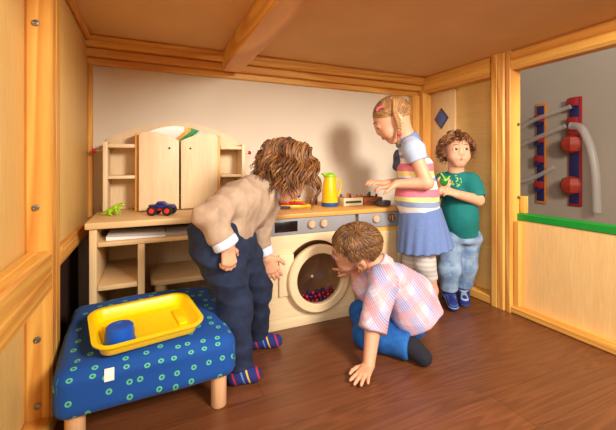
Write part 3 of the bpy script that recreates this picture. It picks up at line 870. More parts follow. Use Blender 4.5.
def add_head(F, c, R, s, neck):
    c = A(c); L = lambda *p: c+R @ (A(p)*s)
    F.ell(L(0, -.012, .025), A((.072, .088, .078))*s, R, .02)
    F.ell(L(0, .014, -.025), A((.061, .066, .074))*s, R, .03)
    F.ell(L(0, .030, -.010), A((.056, .058, .060))*s, R, .02)
    F.cap(L(-.012, .052, -.083), L(.012, .052, -.083), .018*s, None, .03)
    for q in (-1, 1):
        F.ell(L(q*.034, .050, -.044), A((.028, .028, .026))*s, R, .022)
        F.ell(L(q*.072, -.012, -.014), A((.008, .017, .028))*s, R, .008)
        F.ell(L(q*.077, -.020, -.012), A((.006, .013, .026))*s, R, .006)
        F.ell(L(q*.080, -.010, -.014), A((.008, .008, .014))*s, R, .004, 's')
        F.ell(L(q*.030, .093, .003), A((.019, .013, .013))*s, R, .014, 's')
    F.cap(L(0, .078, .000), L(0, .086, -.024), .0058*s, .0088*s, .016)
    for q in (-1, 1):
        F.ell(L(q*.0085, .085, -.026), A((.0065, .007, .0055))*s, R, .006)
        F.ell(L(q*.030, .0735, .002), A((.0158, .0105, .0125))*s, R, .006)
        F.ell(L(q*.030, .0860, .0010), A((.0135, .0085, .0076))*s, R, .003, 's')
    F.cap(L(-.014, .071, -.052), L(.014, .071, -.052), .008*s, None, .015)
    F.cap(A(neck), L(0, -.022, -.045), .038*s, .041*s, .022)

def face_parts(c, R, s, body, root, gaze, iris_rgb, brow_rgb, mouth=0.0):
    """eyes, lips and eyebrows, in root space, as children of the body"""
    c = A(c)-A(root); L = lambda *p: tuple(c+R @ (A(p)*s))
    iris = plain('iris', iris_rgb, .1)
    g = unit(gaze); Rg = Matrix(np.stack(list(frame(g, R[:, 2]).T), 1).tolist())
    for q in (-1, 1):
        bm = bmesh.new()
        bmesh.ops.create_uvsphere(bm, u_segments=24, v_segments=24, radius=.0142*s)
        for f in bm.faces:
            a = math.degrees(f.calc_center_median().angle(Vector((0, 0, 1))))
            f.material_index = 2 if a < 20 else (1 if a < 45 else 0); f.smooth = True
        M = Rg.to_4x4() @ Matrix.Rotation(-PI/2, 4, 'X')
        bm.transform(Matrix.Translation(L(q*.030, .0708, .0012)) @ M)
        me = bpy.data.meshes.new('eye'); bm.to_mesh(me); bm.free()
        link('eye', me, [eye_w, iris, pupil], body)
        pts = [L(q*(.016+.030*t), .0835-.016*t*t, .0235+.006*math.sin(.5+t*2.2)) for t in np.linspace(0, 1, 7)]
        MB().tube(pts, .0022*s, 6, r1=.0010*s).build('eyebrow', plain('eyebrow_hair', brow_rgb, .7), body)
    lip = Field()
    for q in (-1, 1):
        lip.cap(L(0, .0826, -.0482), L(q*.0165, .0782, -.0522), .0050*s, .0032*s, .003)
        lip.cap(L(0, .0820, -.0572-mouth), L(q*.0155, .0782, -.0530), .0056*s, .0032*s, .003)
    P, F = lip.mesh(.0014); link('lips', np_mesh('lips', P, F), lip_m, body)
    if mouth > 0:
        MB().sphere(L(0, .0795, -.0525-mouth*.5), .0060*s, 12, 8, (1.5, .8, .6)).build('mouth', plain('mouth_dark', (92, 34, 34), .5), body)

def add_hand(F, w, d, n, thumb, s=1.0, curl=(20, 25, 20), spread=5, tcurl=.5):
    w = A(w); d = unit(d); n = A(n); n = unit(n-d*(n@d)); r = np.cross(d, n)*thumb      # r points to the thumb
    offs = (.0175, .006, -.0055, -.0165); base = (.052, .055, .053, .047); ln = (.040, .045, .042, .032)
    for i in range(4):
        F.cap(w+r*offs[i]*.5*s, w+(d*base[i]+r*offs[i])*s, .0105*s, .0082*s, .008)
    for i in range(4):
        p = w+(d*base[i]+r*offs[i])*s
        sp = math.radians((1.5-i)*spread); dd = d*math.cos(sp)+r*math.sin(sp); nn = n
        rad = (.0068, .0064, .0058, .005) if i < 3 else (.0058, .0055, .005, .0044)
        for j in range(3):
            a = math.radians(curl[j] if np.isscalar(curl[j]) else curl[j][i])
            d2 = dd*math.cos(a)-nn*math.sin(a); nn = nn*math.cos(a)+dd*math.sin(a); dd = d2
            q = p+dd*ln[i]*(.44, .31, .25)[j]*s
            F.cap(p, q, rad[j]*s, rad[j+1]*s, .0035); p = q
    p = w+(d*.012+r*.015-n*.002)*s
    t1 = unit(d*.62+r*.72-n*.35*tcurl); q = p+t1*.026*s; F.cap(p, q, .0105*s, .0078*s, .007)
    t2 = unit(d*.85+r*.40-n*.6*tcurl); q2 = q+t2*.018*s; F.cap(q, q2, .0074*s, .0066*s, .004)
    t3 = unit(d*.95+r*.12-n*.8*tcurl); F.cap(q2, q2+t3*.014*s, .0066*s, .0052*s, .004)

def tubes_mesh(name, paths, radii, tints, sides=5):
    Pn, Fn, Tn = [], [], []; base = 0
    for pts, r0, tint in zip(paths, radii, tints):
        pts = A(pts); m = len(pts)
        T = np.gradient(pts, axis=0); T /= np.maximum(np.linalg.norm(T, axis=1), 1e-9)[:, None]
        up = A((.3, .5, .8)); V = []
        for i in range(m):
            u = up-T[i]*(up@T[i]); u = unit(u); w = np.cross(T[i], u); up = u
            t = i/(m-1); r = r0*min(1, 1.25-1.05*t**1.5)
            a = np.arange(sides)*2*PI/sides
            V.append(pts[i]+(np.cos(a)[:, None]*u+np.sin(a)[:, None]*w)*r)
        V = np.concatenate(V); Pn.append(V); Tn.append(np.full(len(V), tint))
        i, k = np.meshgrid(np.arange(m-1), np.arange(sides), indexing='ij'); k2 = (k+1) % sides
        Fn.append(np.stack([i*sides+k, i*sides+k2, (i+1)*sides+k2, (i+1)*sides+k], -1).reshape(-1, 4)+base)
        base += len(V)
    return np.concatenate(Pn), np.concatenate(Fn), np.concatenate(Tn)

def hair_mat(name, dark, mid, light):
    m, nt, b = new_mat(name); N = nt.nodes; Lk = nt.links
    at = N.new('ShaderNodeAttribute'); at.attribute_name = 'tint'
    tc = N.new('ShaderNodeTexCoord'); nz = N.new('ShaderNodeTexNoise'); nz.inputs['Scale'].default_value = 120
    Lk.new(tc.outputs['Object'], nz.inputs['Vector'])
    ma = N.new('ShaderNodeMath'); ma.operation = 'MULTIPLY_ADD'; ma.inputs[1].default_value = .35
    Lk.new(nz.outputs['Fac'], ma.inputs[0]); sb = N.new('ShaderNodeMath'); sb.operation = 'ADD'; sb.inputs[1].default_value = -.17
    Lk.new(at.outputs['Fac'], sb.inputs[0]); Lk.new(sb.outputs[0], ma.inputs[2])
    cr = N.new('ShaderNodeValToRGB'); e = cr.color_ramp.elements
    e[0].color = lin(dark)+(1,); e[1].color = lin(light)+(1,); x = e.new(.5); x.color = lin(mid)+(1,)
    Lk.new(ma.outputs[0], cr.inputs['Fac']); Lk.new(cr.outputs['Color'], b.inputs['Base Color'])
    b.inputs['Roughness'].default_value = .42
    return m

def grow(c, R, s, n, allowed, length, g=.3, stiff=.8, curl=(0, 30), r0=.004, seed=1, step=.012, comb=None, lift=1.06, nw=.7, coh=0.0, hug=0.0):
    """combed locks over a cap; returns paths, radii, tints (world space)"""
    rs = np.random.RandomState(seed); c = A(c)
    cc = A((0, -.012, .025)); cr = A((.072, .088, .078))
    paths, rad, tin = [], [], []
    down = R.T @ A((0, 0, -1.0))
    while len(paths) < n:
        d = unit(rs.normal(size=3))
        if not allowed(d): continue
        p = cc+d*cr*.99; nrm = unit(d/cr)
        lg = length(d, rs) if callable(length) else length*rs.uniform(.75, 1.15)
        cm = comb(d) if comb else A((0, -.2, -.6))
        v = unit(nrm*nw+cm*.8); pts = [p]; m = max(4, int(lg/step))
        for i in range(m):
            v = unit(v*stiff+down*g+cm*.12)
            p = p+v*step
            q = (p-cc)/(cr*(lift+.03*rs.rand())); l = np.linalg.norm(q)
            if l < 1: p = cc+q/l*cr*lift; v = unit(p-pts[-1])
            elif hug: p = p+(cc+q/l*cr*lift-p)*hug
            # keep the face ellipsoid free as well
            q = (p-A((0, .014, -.025)))/A((.066, .070, .080)); l = np.linalg.norm(q)
            if l < 1: p = A((0, .014, -.025))+q/l*A((.066, .070, .080))
            pts.append(p)
        pts = A(pts); t = np.linspace(0, 1, len(pts))[:, None]
        if curl[0] > 0:
            ph = coh*(3.2*math.sin(2.6*d[0]+1.3*d[1])+2.8*math.sin(3.1*d[1]-1.7*d[2]+.7)+2.2*math.sin(4.3*d[2]+2*d[0]))+(1-coh*.85)*rs.uniform(0, 6.28); fq = curl[1]*(1+(1-coh*.7)*rs.uniform(-.22, .22)); T = unit(pts[-1]-pts[0]); a = unit(np.cross(T, A((.3, .9, .2)))); b_ = np.cross(T, a)
            sl = np.concatenate([[0], np.cumsum(np.linalg.norm(np.diff(pts, axis=0), axis=1))])[:, None]
            am = curl[0]*np.minimum(1, .25+1.3*t)*min(1, .6+.6*rs.rand())
            pts = pts+am*(np.cos(fq*sl+ph)*a+np.sin(fq*sl+ph)*b_)
        paths.append(c+(R @ (pts*s).T).T); rad.append(r0*s*rs.uniform(.7, 1.2)); tin.append(np.clip(.45+rs.normal(0, .16)+.22*math.sin(7*d[0]+5*d[1]+1)*math.sin(6*d[2]-4*d[1]), 0, 1))
    return paths, rad, tin

def cap_mesh(c, R, s, allowed, sc=1.03, nu=64, nv=40):
    cc = A((0, -.012, .025)); cr = A((.072, .088, .078))*sc
    V = []; idx = {}
    for j in range(nv+1):
        for i in range(nu):
            th = PI*j/nv; ph = 2*PI*i/nu
            V.append(A((math.sin(th)*math.cos(ph), math.sin(th)*math.sin(ph), math.cos(th))))
    V = A(V); F = []
    for j in range(nv):
        for i in range(nu):
            f = [j*nu+i, (j+1)*nu+i, (j+1)*nu+(i+1) % nu, j*nu+(i+1) % nu]
            if allowed(unit(V[f].mean(0))): F.append(f)
    P = c+(R @ ((cc+V*cr)*s).T).T
    return P, np.array(F), np.full(len(P), .3)

def join_meshes(parts):
    P, F, T = [], [], []; b = 0
    for p, f, t in parts:
        P.append(p); F.append(f+b); T.append(t); b += len(p)
    return np.concatenate(P), np.concatenate(F), np.concatenate(T)

def hair_obj(name, parts, mat, root):
    P, F, T = join_meshes(parts)
    return link(name, np_mesh(name, P-A(root.location), F, {'tint': T}), mat, root)

def child(label, x, y):
    return thing('child', label, 'person', (x, y, 0))

def denim(name, rgb, light):
    m, nt, b = new_mat(name); N = nt.nodes; L = nt.links
    tc = N.new('ShaderNodeTexCoord'); nz = N.new('ShaderNodeTexNoise'); nz.inputs['Scale'].default_value = 16; nz.inputs['Detail'].default_value = 6; nz.inputs['Roughness'].default_value = .65
    L.new(tc.outputs['Object'], nz.inputs['Vector'])
    cr = N.new('ShaderNodeValToRGB'); cr.color_ramp.elements[0].position = .38; cr.color_ramp.elements[1].position = .66
    cr.color_ramp.elements[0].color = lin(rgb)+(1,); cr.color_ramp.elements[1].color = lin(light)+(1,)
    L.new(nz.outputs['Fac'], cr.inputs['Fac']); L.new(cr.outputs['Color'], b.inputs['Base Color'])
    b.inputs['Roughness'].default_value = .9
    return m

def striped_sock(name, direction, period, cols, off=0):
    m, nt, b = new_mat(name); N = nt.nodes; L = nt.links
    tc = N.new('ShaderNodeTexCoord'); dt = N.new('ShaderNodeVectorMath'); dt.operation = 'DOT_PRODUCT'; dt.inputs[1].default_value = tuple(unit(direction)/period)
    L.new(tc.outputs['Object'], dt.inputs[0])
    ad = N.new('ShaderNodeMath'); ad.inputs[1].default_value = off; L.new(dt.outputs['Value'], ad.inputs[0])
    fr = N.new('ShaderNodeMath'); fr.operation = 'FRACT'; L.new(ad.outputs[0], fr.inputs[0])
    cr = N.new('ShaderNodeValToRGB'); cr.color_ramp.interpolation = 'CONSTANT'; e = cr.color_ramp.elements
    while len(e) < len(cols): e.new(.5)
    for i, q in enumerate(e): q.position = i/len(cols)
    for q, cc in zip(e, cols): q.color = lin(cc)+(1,)
    L.new(fr.outputs[0], cr.inputs['Fac']); L.new(cr.outputs['Color'], b.inputs['Base Color']); b.inputs['Roughness'].default_value = .9
    return m

H = .0027     # resolution of bodies
HC_ = .0034   # resolution of clothes

# ================================================================== child bending towards the washing machine
r = child('child with long wavy brown hair in beige jumper, bending beside the washing machine', .25, 1.18); ro = r.location
pel, che, nek = A((0.2027, 1.1475, 0.4943)), A((0.3115, 1.2135, 0.5783)), A((0.3925, 1.2373, 0.6305))
shN, shF = A((0.265, 1.1359, 0.609)), A((0.4128, 1.2885, 0.5763))
elN, wrN = A((0.159, 1.0466, 0.5755)), A((0.2062, 1.0363, 0.4857))
elF, wrF = A((0.3749, 1.2946, 0.4668)), A((0.4043, 1.2868, 0.3663))
hipN, knN, anN = A((0.1887, 1.1209, 0.4691)), A((0.2605, 1.1598, 0.264)), A((0.2696, 1.1557, 0.0676))
hipF, knF, anF = A((0.2683, 1.1947, 0.4557)), A((0.3701, 1.2913, 0.2398)), A((0.3818, 1.3463, 0.0612))
hc, hs = A((0.4686, 1.2304, 0.6999)), 1.02
hR = frame((.80, .10, -.62), (.55, .05, .8))
side = shN-shF
B = Field()
B.cone(pel, che, side, (.075, .06), (.085, .06), .03, .03); B.cap(shN, shF, .035, None, .03); B.cap(che, nek, .06, .045, .03)
B.chain([shN, elN, wrN], [.032, .027, .019]); B.chain([shF, elF, wrF], [.032, .027, .019])
B.chain([hipN, knN, anN], [.055, .038, .027]); B.chain([hipF, knF, anF], [.055, .038, .027])
toeN, toeF = A((0.3151, 1.1352, 0.0377)), A((0.4539, 1.3138, 0.0335))
toeN[2] = .022; toeF[2] = .022
for a, t in ((anN, toeN), (anF, toeF)):
    B.cap(a, (a[0]-.012, a[1], .028), .027, .024); B.cap((a[0]-.012, a[1], .026), t, .024, .018)
add_head(B, hc, hR, hs, nek)
add_hand(B, wrN, A((0.218, 1.0365, 0.4195))-A((0.2089, 1.0351, 0.4857)), (.33, -.94, .1), -1, 1.0, (30, 60, 45), 3, 1.0)
add_hand(B, wrF, A((0.4845, 1.3055, 0.2137))-A((0.4043, 1.2868, 0.3663)), (-.35, -.85, .35), -1, 1.16, (8, 12, 10), 3, .3)
body = field_obj('body', B, H, skin, r, ro)
face_parts(hc, hR, hs, body, ro, hR[:, 1], (90, 70, 50), (90, 60, 36))
T = Field()
T.cone(pel+(pel-che)*.42+A((.02, 0, 0)), che, side, (.088, .078), (.092, .072), .03, .012); T.cap(che, nek+(che-nek)*.25, .078, .056, .03); T.cap(shN, shF, .050, None, .03)
T.ell(che+A((-.01, .0, .010)), (.080, .085, .060), None, .04); T.cap(A((0.3386, 1.2068, 0.6237)), A((0.1965, 1.0955, 0.5881)), .062, .050, .04)
T.chain([shN, elN], [.050, .043], .012); T.cone(elN-(wrN-elN)*.1, elN+(wrN-elN)*.80, (1, 0, 0), .043, .035, .014, .006)
T.chain([shF, elF], [.050, .042], .02); T.cone(elF-(wrF-elF)*.1, elF+(wrF-elF)*.60, (1, 0, 0), .042, .035, .02, .006)
field_obj('jumper', T, HC_, plain('beige_heather_knit', (178, 152, 130), .95, .10, 40, bump=.25, bscale=500), r, ro, folds(.0056, 11, 60))
cuff_m = banded('pale_striped_cuff', [(i*.006, ((214, 222, 236), (176, 196, 226))[i % 2]) for i in range(24)], direction=(.911, -.411, 0), lo=-.07, noise=.0)
for el, wr, t0, t1, rr in ((elN, wrN, .76, 1.02, .038), (elF, wrF, .56, .88, .036)):
    C = Field(); C.cone(el+(wr-el)*t0, el+(wr-el)*t1, (1, 0, 0), rr, rr*1.02, .01, .005); field_obj('shirt_cuff', C, .0028, plain('pale_blue_cuff', (206, 218, 238), .9, .05, 60), r, ro, folds(.001, 4))
C = Field(); dn = unit(hc-nek)
C.cone(nek-dn*.012, nek+dn*.030, side, .060, .052, .01, .005); field_obj('shirt_collar', C, .0028, plain('blue_check_collar', (196, 206, 226), .9, .12, 120), r, ro)
J = Field()
J.cone(pel+(che-pel)*.10, pel-(che-pel)*.35, side, (.092, .080), (.098, .088), .03, .02)
J.cap(hipN, hipF, .075, .07, .04)
J.chain([hipN, knN], [.074, .055], .02); J.cone(knN+(hipN-knN)*.1, anN-(knN-anN)*.06, (1, 0, 0), .055, .048, .03, .006)
J.chain([hipF, knF], [.074, .055], .02); J.cone(knF+(hipF-knF)*.1, anF-(knF-anF)*.05, (1, 0, 0), .055, .048, .03, .006)
field_obj('jeans', J, HC_, denim('dark_navy_denim', (18, 28, 52), (34, 50, 84)), r, ro, folds(.005, 5, 46, (1, 1, 1.4)))
nv = (34, 40, 110); sock_cols = [nv, nv, nv, (186, 40, 44), nv, nv, nv, nv, (70, 130, 200), nv, nv, (216, 180, 60), nv, nv]
for a, t in ((anN, toeN), (anF, toeF)):
    S = Field(); S.cap(a+A((0, 0, .03)), (a[0]-.012, a[1], .034), .034, .033); S.cap((a[0]-.012, a[1], .032), t+A((0, 0, .005)), .032, .025)
    field_obj('sock', S, .0028, striped_sock('rainbow_sock', (1, -.25, .35), .075, sock_cols), r, ro, cuts=[((0, 0, .0012), (0, 0, -1)), ((0, 0, a[2]+.03), (0, 0, 1))])
def allowA(d): return d[2] > (-.80 if d[1] < .1 else -.35+.9*max(0, d[1])-.25*abs(d[0]))
def combA(d): return A((np.sign(d[0]+.1)*.55, .0, -.8))
hp = grow(hc, hR, hs, 1500, allowA, lambda d, q: (.080+.030*math.sin(9*d[0]+7*d[1]))*q.uniform(.75, 1.15)*(1 if d[2] < .3 else 1.25)*(1.1 if d[1] > .15 else 1), .14, .86, (.014, 55), .0028, 21, .009, combA, 1.08, coh=.9)
hairA = hair_mat('wavy_brown_hair', (64, 38, 20), (126, 78, 42), (208, 154, 92))
hair_obj('hair', [tubes_mesh('h', *hp), cap_mesh(hc, hR, hs, allowA, 1.05)], hairA, r)

# ================================================================== boy crouching in front of the washing machine
r = child('crouching boy in pink and blue checked shirt and blue jeans, one hand on the floor', .93, 1.12); ro = r.location
pel, che, nek = A((1.0195, 1.1079, 0.1253)), A((0.9094, 1.1412, 0.2408)), A((0.846, 1.1752, 0.3121))
shN, shF = A((0.8093, 1.0986, 0.2799)), A((0.9124, 1.2385, 0.2613))
elN, wrN = A((0.7339, 1.0559, 0.1373)), A((0.6923, 1.0198, 0.0392))
elF, wrF = A((0.8468, 1.3174, 0.1676)), A((0.8239, 1.3387, 0.2442))
hipN, knN, anN = A((0.9674, 1.1314, 0.0804)), A((0.7811, 1.1716, 0.0668)), A((0.8828, 1.0216, 0.0492))
hipF, knF, anF = A((1.0312, 1.1684, 0.0914)), A((0.8344, 1.2901, 0.0829)), A((0.9132, 1.2326, 0.0143))
knN[2] = .056; anN[2] = .050
hc, hs = A((0.76, 1.2195, 0.3839)), 1.05
hR = frame((-.80, .52, -.20), (-.32, -.52, .80))
side = shN-shF
B = Field()
B.cone(pel, che, side, (.075, .06), (.085, .06), .03, .03); B.cap(shN, shF, .034, None, .03); B.cap(che, nek, .06, .042, .03)
B.chain([shN, elN, wrN], [.033, .029, .021]); B.chain([shF, elF, wrF], [.033, .027, .019])
B.chain([hipN, knN, anN], [.055, .042, .027]); B.chain([hipF, knF, anF], [.055, .04, .027])
toeN = A((0.8899, 0.9822, 0.0485)); toeN[2] = .030
B.cap(anN, toeN, .026, .022); B.cap(anF, (anF[0]-.07, anF[1]+.03, .022), .026, .02)
add_head(B, hc, hR, hs, nek)
wrN[2] = .028
add_hand(B, wrN, A((-.075, -.052, -.007)), (0, 0, 1), 1, 1.02, (6, 4, 2), 12, .15)
add_hand(B, wrF, A((-.06, .06, .012)), (.3, -.3, .8), -1, .95, ((0, 60, 65, 70), (5, 70, 70, 70), (5, 40, 40, 40)), 3, .6)
body = field_obj('body', B, H, skin_warm, r, ro)
face_parts(hc, hR, hs, body, ro, hR[:, 1], (90, 110, 130), (96, 66, 40))
def plaid():
    m, nt, b = new_mat('pink_blue_check'); N = nt.nodes; L = nt.links
    tc = N.new('ShaderNodeTexCoord')
    mp = N.new('ShaderNodeMapping'); mp.inputs['Rotation'].default_value = (0, math.radians(42), math.radians(25)); L.new(tc.outputs['Object'], mp.inputs['Vector'])
    sp = N.new('ShaderNodeSeparateXYZ'); L.new(mp.outputs[0], sp.inputs[0])
    def stripe(sock, period, lo, hi):
        a = N.new('ShaderNodeMath'); a.operation = 'MULTIPLY'; a.inputs[1].default_value = 2*PI/period; L.new(sock, a.inputs[0])
        s = N.new('ShaderNodeMath'); s.operation = 'SINE'; L.new(a.outputs[0], s.inputs[0])
        r_ = N.new('ShaderNodeMapRange'); r_.inputs['From Min'].default_value = lo; r_.inputs['From Max'].default_value = hi; L.new(s.outputs[0], r_.inputs['Value'])
        return r_.outputs[0]
    def mix(fac, a, bcol, k=1.0):
        x = N.new('ShaderNodeMix'); x.data_type = 'RGBA'
        mu = N.new('ShaderNodeMath'); mu.operation = 'MULTIPLY'; mu.inputs[1].default_value = k; L.new(fac, mu.inputs[0]); L.new(mu.outputs[0], x.inputs['Factor'])
        if isinstance(a, tuple): x.inputs['A'].default_value = a
        else: L.new(a, x.inputs['A'])
        x.inputs['B'].default_value = bcol
        return x.outputs['Result']
    base = lin((216, 202, 218))+(1,)
    c = mix(stripe(sp.outputs[0], .085, -.1, .4), base, lin((122, 134, 192))+(1,), .75)
    c = mix(stripe(sp.outputs[2], .080, -.1, .4), c, lin((130, 142, 198))+(1,), .6)
    c = mix(stripe(sp.outputs[0], .062, .3, .7), c, lin((224, 128, 122))+(1,), .55)
    c = mix(stripe(sp.outputs[2], .070, .3, .7), c, lin((228, 140, 130))+(1,), .45)
    c = mix(stripe(sp.outputs[0], .0075, -.2, .6), c, lin((240, 232, 238))+(1,), .4)
    c = mix(stripe(sp.outputs[2], .0075, -.2, .6), c, lin((188, 150, 180))+(1,), .35)
    L.new(c, b.inputs['Base Color']); b.inputs['Roughness'].default_value = .9
    return m
pl = plaid()
T = Field()
hem = A((0.973, 1.0796, 0.0969))
T.cone(hem, che, side, (.105, .098), (.098, .078), .03, .010); T.ell(che*.5+pel*.5+A((.01, 0, .02)), (.088, .095, .075), None, .04)
T.cap(che, nek+(che-nek)*.2, .080, .054, .03); T.cap(shN, shF, .048, None, .03)
T.chain([shN, shN+(elN-shN)*.5], [.052, .050], .02); T.cone(shN+(elN-shN)*.3, shN+(elN-shN)*1.08, (1, 0, 0), .049, .052, .02, .006)
T.chain([shF, shF+(elF-shF)*.5], [.050, .048], .02); T.cone(shF+(elF-shF)*.3, shF+(elF-shF)*1.05, (1, 0, 0), .048, .050, .02, .006)
field_obj('checked_shirt', T, HC_, pl, r, ro, folds(.0055, 23, 46), cuts=[((0, 0, .012), (0, 0, -1))])
C = Field(); dn = unit(A((0.798, 1.1969, 0.3689))-nek)
C.cone(nek-dn*.02, nek+dn*.022, side, .062, .054, .01, .005); field_obj('collar', C, .0028, pl, r, ro)
J = Field()
J.cap(hipN, hipF, .066, .066, .03)
J.chain([hipN, knN], [.060, .050], .02); J.cone(knN+(knN-anN)*.05, anN+(knN-anN)*.05, (0, 0, 1), .050, .050, .03, .008); J.cap(knN, knN*.6+anN*.4, .052, .048, .02)
J.chain([hipF, knF], [.062, .052], .02); J.cone(knF, anF+(knF-anF)*.05, (1, 0, 0), .054, .046, .03, .006)
field_obj('jeans', J, HC_, denim('bright_blue_denim', (12, 72, 146), (34, 106, 186)), r, ro, folds(.003, 15, 34), cuts=[((0, 0, .002), (0, 0, -1))])
dark_sock = plain('black_sock', (22, 24, 36), .9)
for a, t in ((anN, toeN+A((.008, -.004, 0))), (anF, A((anF[0]-.07, anF[1]+.03, .025)))):
    S = Field(); S.cap(a, t, .038, .030); field_obj('sock', S, .0028, dark_sock, r, ro, cuts=[((0, 0, .0012), (0, 0, -1))])
def allowB(d): return d[2] > (-.66 if d[1] < .1 else -.45+1.15*d[1]) and not (abs(d[0]) > .66 and d[2] < .02 and d[1] > -.42)
def combB(d): return A((d[0]*.6-.5*d[1], .5*d[1]+.5*d[0]+.1, -.45))
hp = grow(hc, hR, hs, 1700, allowB, lambda d, q: q.uniform(.024, .042)*(.6 if abs(d[0]) > .6 else 1), .03, .70, (.0020, 60), .0024, 31, .006, combB, 1.045, nw=.2, coh=.6, hug=.3)
hairB = hair_mat('short_brown_hair', (84, 54, 30), (124, 84, 48), (168, 122, 74))
hair_obj('hair', [tubes_mesh('h', *hp), cap_mesh(hc, hR, hs, allowB, 1.04)], hairB, r)

# ================================================================== girl at the stove
r = child('girl with blonde braids in colourful striped top and blue skirt, reaching over the worktop', 1.32, 1.47); ro = r.location
pel, che, nek = A((1.1846, 1.3076, 0.4564)), A((1.1368, 1.3017, 0.7253)), A((1.1, 1.3074, 0.8428))
shN, shF = A((1.0709, 1.2328, 0.7926)), A((1.1737, 1.3728, 0.8093))
elN, wrN = A((1.1063, 1.1839, 0.6423)), A((1.009, 1.2662, 0.6358))
elF, wrF = A((1.1697, 1.4129, 0.6339)), A((1.0411, 1.4052, 0.6274))
hipN, knN, anN = A((1.1692, 1.2706, 0.4067)), A((1.1699, 1.2649, 0.2582)), A((1.2144, 1.2667, 0.1295))
hipF, knF, anF = A((1.2154, 1.3485, 0.3988)), A((1.1896, 1.3766, 0.2364)), A((1.21, 1.4003, 0.1265))
hc, hs = A((1.0326, 1.3323, 0.9362)), .99
fl, bk = A((-.911, .411, 0)), A((.411, .911, 0))
hR = frame(fl*.83+A((0, 0, -.52))+bk*.12, fl*.5+A((0, 0, .85)))
side = shN-shF
B = Field()
B.cone(pel, che, side, (.085, .07), (.085, .06), .03, .03); B.cap(shN, shF, .034, None, .03); B.cap(che, nek, .055, .040, .03)
B.chain([shN, elN, wrN], [.032, .028, .020]); B.chain([shF, elF, wrF], [.032, .027, .019])
B.chain([hipN, knN, anN], [.058, .040, .027]); B.chain([hipF, knF, anF], [.058, .040, .027])
for a in (anN, anF):
    B.cap(a, (a[0], a[1], .028), .027, .024); B.cap((a[0]+.012, a[1], .026), (a[0]-.10, a[1]+.045, .02), .024, .018)
add_head(B, hc, hR, hs, nek)
add_hand(B, wrN, A((0.968, 1.3066, 0.621))-A((1.009, 1.2662, 0.6358)), (.1, -.2, .95), -1, 1.08, (-12, 30, 32), 12, .7)
add_hand(B, wrF, A((0.9893, 1.4066, 0.6383))-A((1.0411, 1.4052, 0.6274)), (0, -.2, .95), 1, 1.0, (15, 25, 20), 7, .5)
body = field_obj('body', B, H, skin, r, ro)
face_parts(hc, hR, hs, body, ro, unit(hR[:, 1]-hR[:, 2]*.25), (80, 110, 150), (150, 110, 70))
zof = lambda v, d=1.60: .73-(v-163)*d/350
WHI, PNK, YEL, BLU, GRY = (236, 230, 226), (230, 124, 148), (240, 226, 144), (140, 158, 198), (176, 190, 216)
bands = [(zof(232), WHI), (zof(213.5), (170, 170, 190)), (zof(212.6), WHI), (zof(206.5), BLU), (zof(201), YEL), (zof(196.5), PNK), (zof(188.5), WHI), (zof(181), BLU), (zof(177), WHI), (zof(175), YEL), (zof(170.5), PNK), (zof(162.5), WHI), (zof(157.5), BLU), (zof(154), WHI), (zof(151), GRY)]
stripes = banded('striped_jersey', bands, 2, .9, .004, zof(232), zof(148))
T = Field()
wst = pel*.80+che*.20
T.cone(pel*.88+che*.12, che, side, (.100, .094), (.090, .078), .02, .010); T.cap(che, nek+(che-nek)*.25, .072, .046, .03); T.cap(shN, shF, .042, None, .03)
T.ell(che*.45+pel*.55+A((-.012, 0, 0)), (.095, .09, .09), None, .04)
field_obj('striped_top', T, HC_, stripes, r, ro, folds(.0026, 41, 40))
slv = plain('pale_blue_jersey', (178, 194, 222), .9, .05, 50)
for sh, el, nm in ((shN, elN, 'near'), (shF, elF, 'far')):
    C = Field(); C.cap(sh+(nek-sh)*.25, sh, .046, .049, .01); C.cone(sh, sh+(el-sh)*.36, side, .049, .043, .02, .005)
    field_obj('sleeve', C, .003, slv, r, ro, folds(.0012, 43, 36))
C = Field(); dn = unit(hc+hR @ A((0, -.02, -.05))-nek)
C.cone(nek-dn*.022, nek+dn*.020, side, .060, .052, .01, .005); field_obj('collar', C, .0028, plain('denim_blue_collar', (118, 138, 184), .9, .05, 60), r, ro)
C = Field(); fr_ = unit(np.cross(side, A((0, 0, 1)))); fr_ = fr_ if fr_ @ fl > 0 else -fr_
C.ell(che+fr_*.074+A((0, 0, .026)), (.016, .030, .042), None, .01); C.ell(che+fr_*.078+A((0, 0, -.008)), (.014, .026, .03), None, .01)
field_obj('neck_scarf', C, .003, plain('slate_blue_frill', (70, 76, 98), .9, .35, 60), r, ro, folds(.003, 9, 60))
K = Field()
a_, b_ = pel*.80+che*.20, A((1.1949, 1.2919, 0.3197))
K.cone(b_, a_, side, (.130, .130), (.104, .097), .02, .006)
axu = unit(side); axv = np.cross((0, 0, 1), axu)
def pleats(X, Y, Z):
    dx, dy = X-b_[0], Y-b_[1]
    ang = np.arctan2(dx*axu[0]+dy*axu[1], dx*axv[0]+dy*axv[1])
    return .0032*np.sin(ang*17+Z*8)*np.clip((a_[2]-Z)/(a_[2]-b_[2]), .1, 1)
field_obj('skirt', K, HC_, plain('chambray_blue', (104, 128, 184), .9, .07, 90), r, ro, pleats)
K = Field()
for h_, k_, a2 in ((hipN, knN, anN), (hipF, knF, anF)):
    K.chain([h_, k_], [.062, .046], .02); K.cone(k_+(h_-k_)*.1, a2+(k_-a2)*.42, (1, 0, 0), .046, .040, .02, .005)
field_obj('leggings', K, HC_, banded('grey_ribbed_leggings', [(i*.011, ((206, 200, 196), (188, 183, 181))[i % 2]) for i in range(31)], 2, .9, .002), r, ro, folds(.0015, 8, 40, (1, 1, 2)))
def allowC(d): return d[2] > (-.55 if d[1] < .0 else -.55+.98*d[1]) and not (abs(d[0]) > .86 and d[2] < -.05)
def combC(d): return A((np.sign(d[0])*.9, .25*(1 if d[1] < .3 else -.5), -.2))
